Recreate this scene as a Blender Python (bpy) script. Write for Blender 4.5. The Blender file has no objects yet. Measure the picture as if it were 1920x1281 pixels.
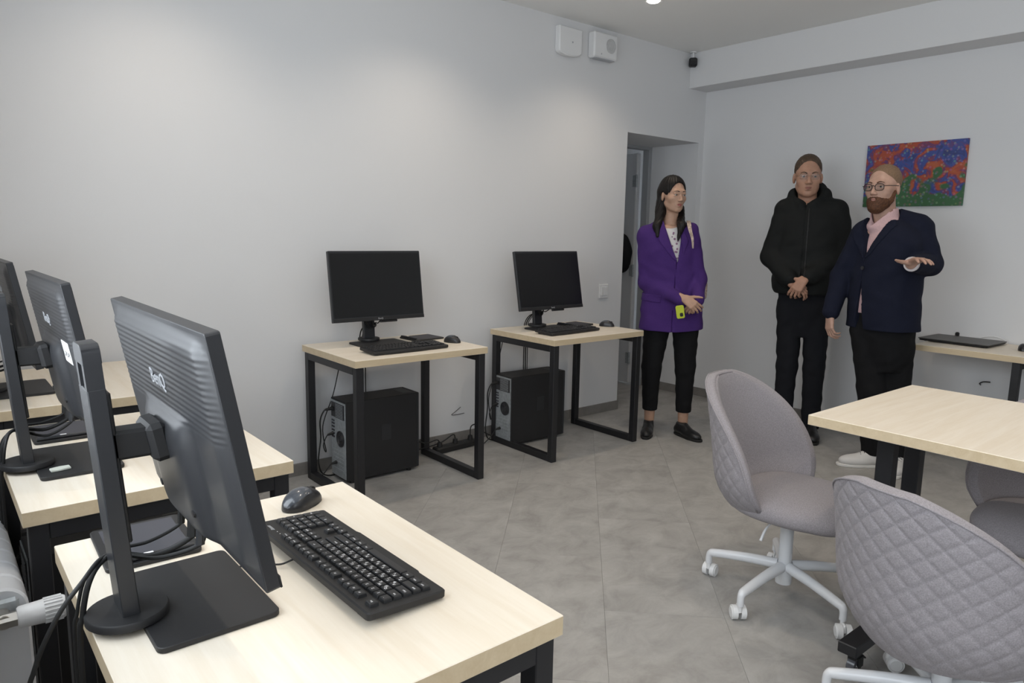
import bpy, bmesh, math, random
import numpy as np
from mathutils import Matrix, Vector, Euler

random.seed(7)
SC = bpy.context.scene
COL = SC.collection
R = math.radians

# ---------------------------------------------------------------- camera
CAM_POS = Vector((-5.1386, -3.7288, 1.3730))
YAW, PITCH, ROLL, FPX = 0.6938, -0.1515, 0.0185, 1343.25
cam_data = bpy.data.cameras.new('camera')
cam = bpy.data.objects.new('camera', cam_data)
COL.objects.link(cam)
_f = Vector((math.sin(YAW) * math.cos(PITCH), math.cos(YAW) * math.cos(PITCH), math.sin(PITCH)))
_r0 = Vector((math.cos(YAW), -math.sin(YAW), 0.0))
_u0 = _r0.cross(_f)
_r = _r0 * math.cos(ROLL) + _u0 * math.sin(ROLL)
_u = -_r0 * math.sin(ROLL) + _u0 * math.cos(ROLL)
_m = Matrix((_r, _u, -_f)).transposed().to_4x4()
_m.translation = CAM_POS
cam.matrix_world = _m
cam_data.sensor_fit = 'HORIZONTAL'
cam_data.sensor_width = 36.0
cam_data.lens = FPX / 1920.0 * 36.0
cam_data.clip_start = 0.02
SC.camera = cam

# ---------------------------------------------------------------- world (overcast daylight outside the windows)
world = bpy.data.worlds.new('overcast_sky')
SC.world = world
world.use_nodes = True
_bg = world.node_tree.nodes['Background']
_bg.inputs['Color'].default_value = (0.86, 0.93, 1.0, 1)
_bg.inputs['Strength'].default_value = 7.5

# ---------------------------------------------------------------- view
SC.view_settings.view_transform = 'Standard'
SC.view_settings.look = 'None'
SC.view_settings.gamma = 1.0
SC.view_settings.use_curve_mapping = False
SC.view_settings.exposure = -0.26

# room
X_LEFT, Y_FRONT, H = -5.30, -6.40, 2.808
DOOR_L, DOOR_R, DOOR_T, REVEAL = -0.9456, -0.0692, 2.13, 0.49
WINDOWS = [(-3.15, -1.30), (-6.05, -3.65)]          # y ranges of the openings in the left wall
WIN_Z0, WIN_Z1 = 0.92, 2.45

# sky portals in the window openings
for (y0, y1) in WINDOWS:
    ld = bpy.data.lights.new('window_portal', 'AREA')
    ld.shape = 'RECTANGLE'
    ld.size = WIN_Z1 - WIN_Z0
    ld.size_y = y1 - y0
    ld.cycles.is_portal = True
    lo = bpy.data.objects.new('window_portal', ld)
    lo.location = (X_LEFT - 0.12, (y0 + y1) / 2, (WIN_Z0 + WIN_Z1) / 2)
    lo.rotation_euler = (0, R(-90), 0)
    COL.objects.link(lo)

# ================================================================ helpers
def tag(o, label=None, cat=None, group=None, kind=None):
    if label: o['label'] = label
    if cat: o['category'] = cat
    if group: o['group'] = group
    if kind: o['kind'] = kind
    return o

def thing(name, label, cat, loc=(0, 0, 0), rotz=0.0, group=None):
    o = bpy.data.objects.new(name, None)
    o.empty_display_size = 0.1
    COL.objects.link(o)
    o.location = loc
    o.rotation_euler = (0, 0, rotz)
    return tag(o, label, cat, group)

def link_mesh(name, me, parent=None, loc=None, rot=None):
    o = bpy.data.objects.new(name, me)
    COL.objects.link(o)
    if parent is not None: o.parent = parent
    if loc is not None: o.location = loc
    if rot is not None: o.rotation_euler = rot
    return o

def dup_tree(root, loc=None, rotz=None, label=None):
    r = root.copy(); COL.objects.link(r)
    if loc is not None: r.location = loc
    if rotz is not None: r.rotation_euler = (0, 0, rotz)
    if label: r['label'] = label
    for ch in list(root.children):
        c = ch.copy(); COL.objects.link(c); c.parent = r
        for g in list(ch.children):
            d = g.copy(); COL.objects.link(d); d.parent = c
    return r

def rrect(w, h, r, n=4, cx=0.0, cy=0.0):
    pts = []
    for (sx, sy, a0) in ((1, 1, 0), (-1, 1, 90), (-1, -1, 180), (1, -1, 270)):
        for k in range(n + 1):
            a = R(a0 + 90 * k / n)
            pts.append((cx + sx * (w / 2 - r) + r * math.cos(a), cy + sy * (h / 2 - r) + r * math.sin(a)))
    return pts

def spline(pts, res=8):
    P = [Vector(p) for p in pts]
    if len(P) < 3: return P
    out = []
    for i in range(len(P) - 1):
        p0 = P[i - 1] if i > 0 else P[i] * 2 - P[i + 1]
        p1, p2 = P[i], P[i + 1]
        p3 = P[i + 2] if i + 2 < len(P) else P[i + 1] * 2 - P[i]
        for k in range(res):
            t = k / res
            out.append(0.5 * ((2 * p1) + (-p0 + p2) * t + (2 * p0 - 5 * p1 + 4 * p2 - p3) * t * t + (-p0 + 3 * p1 - 3 * p2 + p3) * t ** 3))
    out.append(P[-1])
    return out

class MB:
    """collects shapes; build() links them as ONE mesh object"""
    def __init__(self):
        self.v, self.f, self.m = [], [], []
    def add(self, verts, faces, m=0, M=None):
        o = len(self.v)
        if M is not None: verts = [M @ Vector(p) for p in verts]
        self.v.extend([tuple(p) for p in verts])
        self.f.extend([tuple(i + o for i in fc) for fc in faces])
        self.m.extend([m] * len(faces))
        return self
    def box(self, c, s, ch=0.0, m=0, M=None):
        cx, cy, cz = c; a, b, d = s[0] / 2, s[1] / 2, s[2] / 2
        if ch <= 0:
            vs = [(cx + i * a, cy + j * b, cz + k * d) for i in (-1, 1) for j in (-1, 1) for k in (-1, 1)]
            fs = [(0, 1, 3, 2), (4, 6, 7, 5), (0, 4, 5, 1), (2, 3, 7, 6), (0, 2, 6, 4), (1, 5, 7, 3)]
            return self.add(vs, fs, m, M)
        vs, idx = [], {}
        for i in (-1, 1):
            for j in (-1, 1):
                for k in (-1, 1):
                    for ax in range(3):
                        q = [i * (a - ch), j * (b - ch), k * (d - ch)]
                        q[ax] = (i * a, j * b, k * d)[ax]
                        idx[(i, j, k, ax)] = len(vs)
                        vs.append((cx + q[0], cy + q[1], cz + q[2]))
        fs = []
        for ax in range(3):
            for s_ in (-1, 1):
                o1, o2 = [(1, 2), (2, 0), (0, 1)][ax]
                quad = []
                for (p, q) in ((-1, -1), (1, -1), (1, 1), (-1, 1)):
                    t = [0, 0, 0]; t[ax] = s_; t[o1] = p; t[o2] = q
                    quad.append(idx[(t[0], t[1], t[2], ax)])
                fs.append(tuple(quad if s_ > 0 else quad[::-1]))
        for ax in range(3):
            o1, o2 = [(1, 2), (2, 0), (0, 1)][ax]
            for p in (-1, 1):
                for q in (-1, 1):
                    t0 = [0, 0, 0]; t0[o1] = p; t0[o2] = q
                    t1 = list(t0); t0[ax] = -1; t1[ax] = 1
                    quad = [idx[(*t0, o1)], idx[(*t1, o1)], idx[(*t1, o2)], idx[(*t0, o2)]]
                    fs.append(tuple(quad if p * q < 0 else quad[::-1]))
        for i in (-1, 1):
            for j in (-1, 1):
                for k in (-1, 1):
                    tri = [idx[(i, j, k, 0)], idx[(i, j, k, 1)], idx[(i, j, k, 2)]]
                    fs.append(tuple(tri if i * j * k > 0 else tri[::-1]))
        return self.add(vs, fs, m, M)
    def prism(self, poly, z0, z1, ch=0.0, m=0, M=None):
        n = len(poly)
        rings = [(poly, z0), (poly, z1)]
        if ch > 0:
            cx = sum(p[0] for p in poly) / n; cy = sum(p[1] for p in poly) / n
            def shr(P):
                out = []
                for k in range(n):
                    a = Vector(P[k - 1]); b = Vector(P[k]); c = Vector(P[(k + 1) % n])
                    e1 = (b - a); e2 = (c - b)
                    n1 = Vector((-e1.y, e1.x)); n2 = Vector((-e2.y, e2.x))
                    if n1.length < 1e-9: n1 = n2
                    if n2.length < 1e-9: n2 = n1
                    nn = n1.normalized() + n2.normalized()
                    nn = nn.normalized() if nn.length > 1e-6 else n1.normalized()
                    out.append((b.x + nn.x * ch, b.y + nn.y * ch))
                return out
            s_ = shr(poly)
            rings = [(s_, z0), (poly, z0 + ch), (poly, z1 - ch), (s_, z1)]
        vs, fs = [], []
        for (P, z) in rings: vs += [(p[0], p[1], z) for p in P]
        for r_ in range(len(rings) - 1):
            for k in range(n):
                k2 = (k + 1) % n
                fs.append((r_ * n + k, r_ * n + k2, (r_ + 1) * n + k2, (r_ + 1) * n + k))
        fs.append(tuple(range(n - 1, -1, -1)))
        fs.append(tuple((len(rings) - 1) * n + k for k in range(n)))
        return self.add(vs, fs, m, M)
    def cyl(self, p0, p1, r0, r1=None, n=16, m=0, caps=True, M=None):
        r1 = r0 if r1 is None else r1
        p0, p1 = Vector(p0), Vector(p1)
        ax = (p1 - p0).normalized()
        a = ax.orthogonal().normalized(); b = ax.cross(a)
        vs, fs = [], []
        for (p, r_) in ((p0, r0), (p1, r1)):
            for k in range(n):
                t = 2 * math.pi * k / n
                vs.append(p + (a * math.cos(t) + b * math.sin(t)) * r_)
        for k in range(n): fs.append((k, (k + 1) % n, n + (k + 1) % n, n + k))
        if caps: fs += [tuple(range(n - 1, -1, -1)), tuple(range(n, 2 * n))]
        return self.add(vs, fs, m, M)
    def lathe(self, prof, n=24, m=0, M=None):
        vs, fs = [], []
        for (r_, z) in prof:
            for k in range(n):
                t = 2 * math.pi * k / n
                vs.append((r_ * math.cos(t), r_ * math.sin(t), z))
        for i in range(len(prof) - 1):
            for k in range(n):
                fs.append((i * n + k, i * n + (k + 1) % n, (i + 1) * n + (k + 1) % n, (i + 1) * n + k))
        fs.append(tuple(range(n - 1, -1, -1))); fs.append(tuple((len(prof) - 1) * n + k for k in range(n)))
        return self.add(vs, fs, m, M)
    def tube(self, pts, r, n=8, res=8, m=0, M=None):
        P = spline(pts, res)
        vs, fs = [], []
        t = (P[1] - P[0]).normalized(); a = t.orthogonal().normalized()
        for i, p in enumerate(P):
            d = (P[min(i + 1, len(P) - 1)] - P[max(i - 1, 0)])
            d = d.normalized() if d.length > 1e-9 else t
            a = (a - d * a.dot(d)); a = a.normalized() if a.length > 1e-6 else d.orthogonal().normalized()
            b = d.cross(a)
            rr = r(i / (len(P) - 1)) if callable(r) else r
            for k in range(n):
                th = 2 * math.pi * k / n
                vs.append(p + (a * math.cos(th) + b * math.sin(th)) * rr)
        for i in range(len(P) - 1):
            for k in range(n):
                fs.append((i * n + k, i * n + (k + 1) % n, (i + 1) * n + (k + 1) % n, (i + 1) * n + k))
        fs += [tuple(range(n - 1, -1, -1)), tuple((len(P) - 1) * n + k for k in range(n))]
        return self.add(vs, fs, m, M)
    def grid(self, fn, nu, nv, m=0, flip=False, wrap=False, M=None):
        vs = [fn(i / nu, j / nv) for j in range(nv + 1) for i in range(nu + (0 if wrap else 1))]
        w = nu if wrap else nu + 1
        fs = []
        for j in range(nv):
            for i in range(nu):
                i2 = (i + 1) % w
                q = (j * w + i, j * w + i2, (j + 1) * w + i2, (j + 1) * w + i)
                fs.append(q[::-1] if flip else q)
        return self.add(vs, fs, m, M)
    def mesh(self, name, mats, smooth=None):
        me = bpy.data.meshes.new(name)
        me.from_pydata(self.v, [], self.f)
        for mm in (mats if isinstance(mats, (list, tuple)) else [mats]): me.materials.append(mm)
        if any(self.m): me.polygons.foreach_set('material_index', self.m)
        if smooth is not None:
            me.polygons.foreach_set('use_smooth', [True] * len(self.f))
            if smooth < 180: me.set_sharp_from_angle(angle=R(smooth))
        me.update()
        return me
    def build(self, name, mats, parent=None, smooth=None, loc=None, rot=None):
        return link_mesh(name, self.mesh(name, mats, smooth), parent, loc, rot)

def slab(w, d, t, z, ch=0.0014):
    """laminate top with its edge band as second material"""
    mb = MB().box((0, 0, z), (w, d, t), ch=ch)
    for k, f in enumerate(mb.f):
        p = [Vector(mb.v[i]) for i in f[:3]]
        n = (p[1] - p[0]).cross(p[2] - p[0])
        if n.length > 0 and abs(n.normalized().z) < 0.5: mb.m[k] = 1
    return mb

def text_mb(s, size, depth=0.0004, font_scale=1.0):
    cu = bpy.data.curves.new('lettering', 'FONT')
    cu.body = s; cu.size = size; cu.extrude = depth; cu.resolution_u = 2
    cu.align_x = 'CENTER'; cu.align_y = 'CENTER'
    ob = bpy.data.objects.new('lettering', cu)
    me = bpy.data.meshes.new_from_object(ob)
    mb = MB()
    mb.add([v.co.copy() for v in me.vertices], [tuple(p.vertices) for p in me.polygons])
    bpy.data.objects.remove(ob); bpy.data.curves.remove(cu); bpy.data.meshes.remove(me)
    return mb

# ---------------------------------------------------------------- materials
def mat(name, col, rough=0.5, metal=0.0, noise=0.0, nscale=30.0, bump=0.0, bscale=200.0, spec=0.5, coat=0.0, sheen=0.0, emit=None, estr=0.0):
    m = bpy.data.materials.new(name); m.use_nodes = True
    nt = m.node_tree; N = nt.nodes; L = nt.links
    b = N['Principled BSDF']
    b.inputs['Base Color'].default_value = (*col, 1)
    b.inputs['Roughness'].default_value = rough
    b.inputs['Metallic'].default_value = metal
    b.inputs['Specular IOR Level'].default_value = spec
    if coat: b.inputs['Coat Weight'].default_value = coat
    if sheen:
        b.inputs['Sheen Weight'].default_value = sheen
    if emit:
        b.inputs['Emission Color'].default_value = (*emit, 1); b.inputs['Emission Strength'].default_value = estr
    tc = N.new('ShaderNodeTexCoord')
    if noise > 0:
        n = N.new('ShaderNodeTexNoise'); n.inputs['Scale'].default_value = nscale; n.inputs['Detail'].default_value = 4
        L.new(tc.outputs['Object'], n.inputs['Vector'])
        cr = N.new('ShaderNodeValToRGB')
        cr.color_ramp.elements[0].position = 0.3; cr.color_ramp.elements[1].position = 0.7
        cr.color_ramp.elements[0].color = (*[c * (1 - noise) for c in col], 1)
        cr.color_ramp.elements[1].color = (*[min(1, c * (1 + noise)) for c in col], 1)
        L.new(n.outputs['Fac'], cr.inputs['Fac']); L.new(cr.outputs['Color'], b.inputs['Base Color'])
    if bump > 0:
        n2 = N.new('ShaderNodeTexNoise'); n2.inputs['Scale'].default_value = bscale; n2.inputs['Detail'].default_value = 2
        L.new(tc.outputs['Object'], n2.inputs['Vector'])
        bp = N.new('ShaderNodeBump'); bp.inputs['Strength'].default_value = bump; bp.inputs['Distance'].default_value = 0.002
        L.new(n2.outputs['Fac'], bp.inputs['Height']); L.new(bp.outputs['Normal'], b.inputs['Normal'])
    return m

def wood_mat(name, c0, c1, along='X'):
    m = mat(name, c0, 0.42)
    nt = m.node_tree; N = nt.nodes; L = nt.links; b = N['Principled BSDF']
    tc = N['Texture Coordinate']
    mp = N.new('ShaderNodeMapping')
    mp.inputs['Scale'].default_value = (1.6, 22, 22) if along == 'X' else (22, 1.6, 22)
    L.new(tc.outputs['Object'], mp.inputs['Vector'])
    n = N.new('ShaderNodeTexNoise'); n.inputs['Scale'].default_value = 1.6; n.inputs['Detail'].default_value = 6; n.inputs['Distortion'].default_value = 0.6
    L.new(mp.outputs['Vector'], n.inputs['Vector'])
    n3 = N.new('ShaderNodeTexNoise'); n3.inputs['Scale'].default_value = 9; n3.inputs['Detail'].default_value = 3
    L.new(mp.outputs['Vector'], n3.inputs['Vector'])
    mx = N.new('ShaderNodeMath'); mx.operation = 'MULTIPLY_ADD'; mx.inputs[1].default_value = 0.35
    L.new(n3.outputs['Fac'], mx.inputs[0]); L.new(n.outputs['Fac'], mx.inputs[2])
    cr = N.new('ShaderNodeValToRGB')
    cr.color_ramp.elements[0].position = 0.42; cr.color_ramp.elements[1].position = 0.85
    cr.color_ramp.elements[0].color = (*c1, 1); cr.color_ramp.elements[1].color = (*c0, 1)
    L.new(mx.outputs[0], cr.inputs['Fac']); L.new(cr.outputs['Color'], b.inputs['Base Color'])
    return m

def concrete_mat(name, c0, c1, c2):
    m = mat(name, c1, 0.48)
    nt = m.node_tree; N = nt.nodes; L = nt.links; b = N['Principled BSDF']
    tc = N['Texture Coordinate']
    oi = N.new('ShaderNodeObjectInfo')
    add = N.new('ShaderNodeVectorMath'); add.operation = 'MULTIPLY_ADD'
    cb = N.new('ShaderNodeCombineXYZ')
    L.new(oi.outputs['Random'], cb.inputs[0]); L.new(oi.outputs['Random'], cb.inputs[1])
    add.inputs[1].default_value = (37.0, 91.0, 0.0)
    L.new(cb.outputs[0], add.inputs[0]); L.new(tc.outputs['Object'], add.inputs[2])
    mp = N.new('ShaderNodeMapping'); mp.inputs['Rotation'].default_value = (0, 0, R(-40)); mp.inputs['Scale'].default_value = (1, 1.35, 1)
    L.new(add.outputs[0], mp.inputs['Vector'])
    n = N.new('ShaderNodeTexNoise'); n.inputs['Scale'].default_value = 5.5; n.inputs['Detail'].default_value = 10; n.inputs['Roughness'].default_value = 0.70; n.inputs['Distortion'].default_value = 0.5
    L.new(mp.outputs['Vector'], n.inputs['Vector'])
    cr = N.new('ShaderNodeValToRGB')
    cr.color_ramp.elements[0].position = 0.30; cr.color_ramp.elements[1].position = 0.72
    cr.color_ramp.elements[0].color = (*c0, 1); cr.color_ramp.elements[1].color = (*c2, 1)
    e = cr.color_ramp.elements.new(0.5); e.color = (*c1, 1)
    L.new(n.outputs['Fac'], cr.inputs['Fac'])
    hv = N.new('ShaderNodeHueSaturation')
    mr = N.new('ShaderNodeMapRange'); mr.inputs['To Min'].default_value = 0.98; mr.inputs['To Max'].default_value = 1.02
    L.new(oi.outputs['Random'], mr.inputs['Value']); L.new(mr.outputs[0], hv.inputs['Value'])
    L.new(cr.outputs['Color'], hv.inputs['Color']); L.new(hv.outputs['Color'], b.inputs['Base Color'])
    n2 = N.new('ShaderNodeTexNoise'); n2.inputs['Scale'].default_value = 60; n2.inputs['Detail'].default_value = 3
    L.new(tc.outputs['Object'], n2.inputs['Vector'])
    mr2 = N.new('ShaderNodeMapRange'); mr2.inputs['To Min'].default_value = 0.40; mr2.inputs['To Max'].default_value = 0.56
    L.new(n2.outputs['Fac'], mr2.inputs['Value']); L.new(mr2.outputs[0], b.inputs['Roughness'])
    return m

def painting_mat():
    m = mat('painted_canvas', (0.5, 0.1, 0.1), 0.6)
    nt = m.node_tree; N = nt.nodes; L = nt.links; b = N['Principled BSDF']
    tc = N['Texture Coordinate']
    sep = N.new('ShaderNodeSeparateXYZ'); L.new(tc.outputs['Object'], sep.inputs[0])
    big = N.new('ShaderNodeTexNoise'); big.inputs['Scale'].default_value = 11.0; big.inputs['Detail'].default_value = 2.5; big.inputs['Distortion'].default_value = 1.2
    L.new(tc.outputs['Object'], big.inputs['Vector'])
    cr = N.new('ShaderNodeValToRGB'); cr.color_ramp.interpolation = 'EASE'
    els = [(0.30, (0.035, 0.045, 0.16)), (0.43, (0.045, 0.075, 0.28)), (0.50, (0.15, 0.04, 0.11)), (0.56, (0.37, 0.065, 0.032)), (0.68, (0.42, 0.10, 0.04))]
    cr.color_ramp.elements[0].position = els[0][0]; cr.color_ramp.elements[0].color = (*els[0][1], 1)
    cr.color_ramp.elements[1].position = els[-1][0]; cr.color_ramp.elements[1].color = (*els[-1][1], 1)
    for p, c in els[1:-1]:
        e = cr.color_ramp.elements.new(p); e.color = (*c, 1)
    L.new(big.outputs['Fac'], cr.inputs['Fac'])
    # green growing in from the lower edge
    g = N.new('ShaderNodeTexNoise'); g.inputs['Scale'].default_value = 10.0; g.inputs['Detail'].default_value = 1.0
    L.new(tc.outputs['Object'], g.inputs['Vector'])
    ma = N.new('ShaderNodeMath'); ma.operation = 'MULTIPLY_ADD'; ma.inputs[1].default_value = -3.2; ma.inputs[2].default_value = -0.55
    L.new(sep.outputs['Z'], ma.inputs[0])
    mb_ = N.new('ShaderNodeMath'); mb_.operation = 'MULTIPLY_ADD'; mb_.inputs[1].default_value = 1.6
    L.new(g.outputs['Fac'], mb_.inputs[0]); L.new(ma.outputs[0], mb_.inputs[2])
    gs = N.new('ShaderNodeMapRange'); gs.inputs['From Min'].default_value = 0.42; gs.inputs['From Max'].default_value = 0.52
    L.new(mb_.outputs[0], gs.inputs['Value'])
    m1 = N.new('ShaderNodeMix'); m1.data_type = 'RGBA'
    L.new(gs.outputs[0], m1.inputs['Factor']); L.new(cr.outputs['Color'], m1.inputs['A']); m1.inputs['B'].default_value = (0.040, 0.125, 0.05, 1)
    # dabs of paint
    vo = N.new('ShaderNodeTexVoronoi'); vo.inputs['Scale'].default_value = 46.0
    L.new(tc.outputs['Object'], vo.inputs['Vector'])
    ds = N.new('ShaderNodeMapRange'); ds.inputs['From Min'].default_value = 0.42; ds.inputs['From Max'].default_value = 0.28
    L.new(vo.outputs['Distance'], ds.inputs['Value'])
    hs = N.new('ShaderNodeHueSaturation'); hs.inputs['Saturation'].default_value = 0.75; hs.inputs['Value'].default_value = 0.7
    L.new(vo.outputs['Color'], hs.inputs['Color'])
    m2 = N.new('ShaderNodeMix'); m2.data_type = 'RGBA'
    L.new(m1.outputs['Result'], m2.inputs['A']); L.new(hs.outputs['Color'], m2.inputs['B']); m2.inputs['Factor'].default_value = 0.22
    mm = N.new('ShaderNodeMix'); mm.data_type = 'RGBA'
    L.new(ds.outputs[0], mm.inputs['Factor']); L.new(m1.outputs['Result'], mm.inputs['A']); L.new(m2.outputs['Result'], mm.inputs['B'])
    L.new(mm.outputs['Result'], b.inputs['Base Color'])
    bp = N.new('ShaderNodeBump'); bp.inputs['Distance'].default_value = 0.0006
    L.new(ds.outputs[0], bp.inputs['Height']); L.new(bp.outputs['Normal'], b.inputs['Normal'])
    return m

def weave_mat(name, col, scale=900.0, amt=0.18, rough=0.9, sheen=0.25):
    m = mat(name, col, rough, noise=amt, nscale=scale / 3, bump=0.5, bscale=scale, spec=0.2, sheen=sheen)
    return m

M_WALL = mat('wall_paint', (0.73, 0.73, 0.735), 0.75, bump=0.12, bscale=420, spec=0.25)
M_CEIL = mat('ceiling_paint', (0.88, 0.875, 0.855), 0.85, spec=0.2)
M_TILE = concrete_mat('concrete_look_tile', (0.270, 0.260, 0.244), (0.355, 0.344, 0.327), (0.435, 0.424, 0.405))
M_SUB = mat('tile_joint', (0.24, 0.232, 0.22), 0.9)
M_SKIRT = concrete_mat('skirting_tile', (0.17, 0.16, 0.15), (0.22, 0.205, 0.19), (0.27, 0.255, 0.24))
M_WOOD = wood_mat('pale_maple_laminate', (0.815, 0.740, 0.625), (0.745, 0.655, 0.525))
M_EDGE = wood_mat('tan_edge_banding', (0.640, 0.520, 0.350), (0.560, 0.440, 0.280))
M_STEEL = mat('black_powder_coat', (0.012, 0.012, 0.014), 0.45, bump=0.06, bscale=900)
M_PLAST = mat('charcoal_plastic', (0.020, 0.021, 0.024), 0.38, bump=0.05, bscale=1500)
M_PLAST_M = mat('matte_black_plastic', (0.012, 0.012, 0.013), 0.55, bump=0.05, bscale=1200)
M_GREYPL = mat('dark_grey_plastic', (0.030, 0.031, 0.034), 0.35)
M_SCREEN = mat('unlit_screen', (0.006, 0.0062, 0.007), 0.30, spec=0.45)
M_SILVER = mat('galvanised_steel', (0.40, 0.43, 0.45), 0.42, 0.35, noise=0.15, nscale=60)
M_LOGO = mat('silver_lettering', (0.42, 0.43, 0.45), 0.4)
M_WHITEPL = mat('white_plastic', (0.78, 0.78, 0.78), 0.35)
M_WHITEMT = mat('white_enamel', (0.72, 0.73, 0.75), 0.3, coat=0.2)
M_PAPER = mat('white_label_paper', (0.85, 0.85, 0.83), 0.7)
M_INK = mat('printed_ink', (0.05, 0.05, 0.06), 0.7)
M_FABRIC = weave_mat('grey_woven_fabric', (0.300, 0.278, 0.292), sheen=0.1)
M_RUBBER = mat('black_rubber', (0.010, 0.010, 0.010), 0.6)
M_CHROME = mat('chrome', (0.6, 0.6, 0.6), 0.15, 1.0)
M_CLEAR = mat('grey_translucent_wheel', (0.10, 0.10, 0.11), 0.2)
M_LEGEND = mat('white_key_print', (0.85, 0.85, 0.87), 0.5)
M_CANVAS = painting_mat()

# ================================================================ the room
def struct(name, mb, mats, smooth=None, parent=None):
    o = mb.build(name, mats, parent, smooth)
    if parent is None: o['kind'] = 'structure'
    return o

T = 0.14   # wall thickness
# floor: slab with diagonal tiles on it
fl = struct('floor', MB().box(((X_LEFT) / 2 + 0.2, (Y_FRONT + 2.4) / 2, -0.055), (-X_LEFT + 1.0, -Y_FRONT + 2.6, 0.10)), M_SUB)

def clip_poly(poly, a, b, c):       # keep a*x+b*y<=c
    out = []
    for k in range(len(poly)):
        p, q = poly[k - 1], poly[k]
        dp, dq = a * p[0] + b * p[1] - c, a * q[0] + b * q[1] - c
        if (dp <= 0) != (dq <= 0):
            t = dp / (dp - dq); out.append((p[0] + (q[0] - p[0]) * t, p[1] + (q[1] - p[1]) * t))
        if dq <= 0: out.append(q)
    return out
TW, TL, GAP = 0.435, 0.87, 0.0007
S2 = math.sqrt(0.5)
for ri in range(-12, 14):
    cperp = (-1.838 + 0.615 * 0) * S2 + ri * TW            # (x-y)/sqrt2 of the joint line
    off = -3.783 + (0.5 * TL if ri % 2 == 0 else 0.0)
    for ci in range(-10, 10):
        s0, s1 = off + ci * TL + GAP / 2, off + (ci + 1) * TL - GAP / 2
        d0, d1 = cperp + GAP / 2, cperp + TW - GAP / 2
        poly = [(s * S2 + d * S2, s * S2 - d * S2) for (s, d) in ((s0, d0), (s0, d1), (s1, d1), (s1, d0))]
        area = []
        for regs in (((1, 0, 0.0), (-1, 0, -X_LEFT), (0, 1, 0.0), (0, -1, -Y_FRONT)),
                     ((1, 0, 0.25), (-1, 0, 1.6), (0, 1, 2.2), (0, -1, -0.0012))):
            P = list(poly)
            for (a, b, c) in regs:
                P = clip_poly(P, a, b, c)
                if len(P) < 3: break
            if len(P) < 3: continue
            ar = sum(P[k - 1][0] * P[k][1] - P[k][0] * P[k - 1][1] for k in range(len(P))) / 2
            if abs(ar) < 1e-4: continue
            if ar < 0: P = P[::-1]
            cx = sum(p[0] for p in P) / len(P); cy = sum(p[1] for p in P) / len(P)
            MB().prism([(p[0] - cx, p[1] - cy) for p in P], -0.005, 0.0, ch=0.0002).build('tile', M_TILE, fl, loc=(cx, cy, 0))

# back wall with the door opening
wb = MB()
wb.box(((X_LEFT - T + DOOR_L) / 2, T / 2, H / 2), (DOOR_L - X_LEFT + T, T, H))
wb.box(((DOOR_L + DOOR_R) / 2, T / 2, (DOOR_T + H) / 2), (DOOR_R - DOOR_L, T, H - DOOR_T))
wb.box(((DOOR_R + T) / 2, T / 2, H / 2), (T - DOOR_R, T, H))
# deep reveal of the opening
wb.box((DOOR_L - 0.10, (T + REVEAL) / 2, H / 2), (0.20, REVEAL - T, H))
wb.box((DOOR_R + 0.10, (T + REVEAL) / 2, H / 2), (0.20, REVEAL - T, H))
wb.box(((DOOR_L + DOOR_R) / 2, (T + REVEAL) / 2, (DOOR_T + H) / 2), (DOOR_R - DOOR_L, REVEAL - T, H - DOOR_T))
struct('wall_back', wb, M_WALL)
struct('wall_right', MB().box((T / 2, Y_FRONT / 2, H / 2), (T, -Y_FRONT, H)), M_WALL)
struct('wall_front', MB().box((X_LEFT / 2, Y_FRONT - T / 2, H / 2), (-X_LEFT + 2 * T, T, H)), M_WALL)
wl = MB()
edges = [Y_FRONT] + [e for w in sorted(WINDOWS) for e in w] + [0.0]
for k in range(0, len(edges), 2):
    wl.box((X_LEFT - T / 2, (edges[k] + edges[k + 1]) / 2, H / 2), (T, edges[k + 1] - edges[k], H))
for (y0, y1) in WINDOWS:
    wl.box((X_LEFT - T / 2, (y0 + y1) / 2, WIN_Z0 / 2), (T, y1 - y0, WIN_Z0))
    wl.box((X_LEFT - T / 2, (y0 + y1) / 2, (WIN_Z1 + H) / 2), (T, y1 - y0, H - WIN_Z1))
struct('wall_left', wl, M_WALL)
struct('ceiling', MB().box((X_LEFT / 2, Y_FRONT / 2, H + 0.06), (-X_LEFT + 2 * T, -Y_FRONT + 2 * T, 0.12)), M_CEIL)
struct('trim_1', MB().box((-0.2336 / 2, Y_FRONT / 2, (2.54 + H) / 2), (0.2336, -Y_FRONT, H - 2.54), ch=0.002), M_WALL)
# corridor behind the door opening
wc = MB()
wc.box((-0.70, 2.27, H / 2), (2.2, T, H))
wc.box((-1.67, 1.35, H / 2), (T, 1.80, H))
wc.box((0.32, 1.35, H / 2), (T, 1.80, H))
wc.box((-0.70, 1.35, H + 0.06), (2.2, 2.0, 0.12))
wc.box((-1.37, REVEAL + 0.05 + 0.02, H / 2), (0.46, 0.10, H))
struct('wall_corridor', wc, M_WALL)

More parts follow.
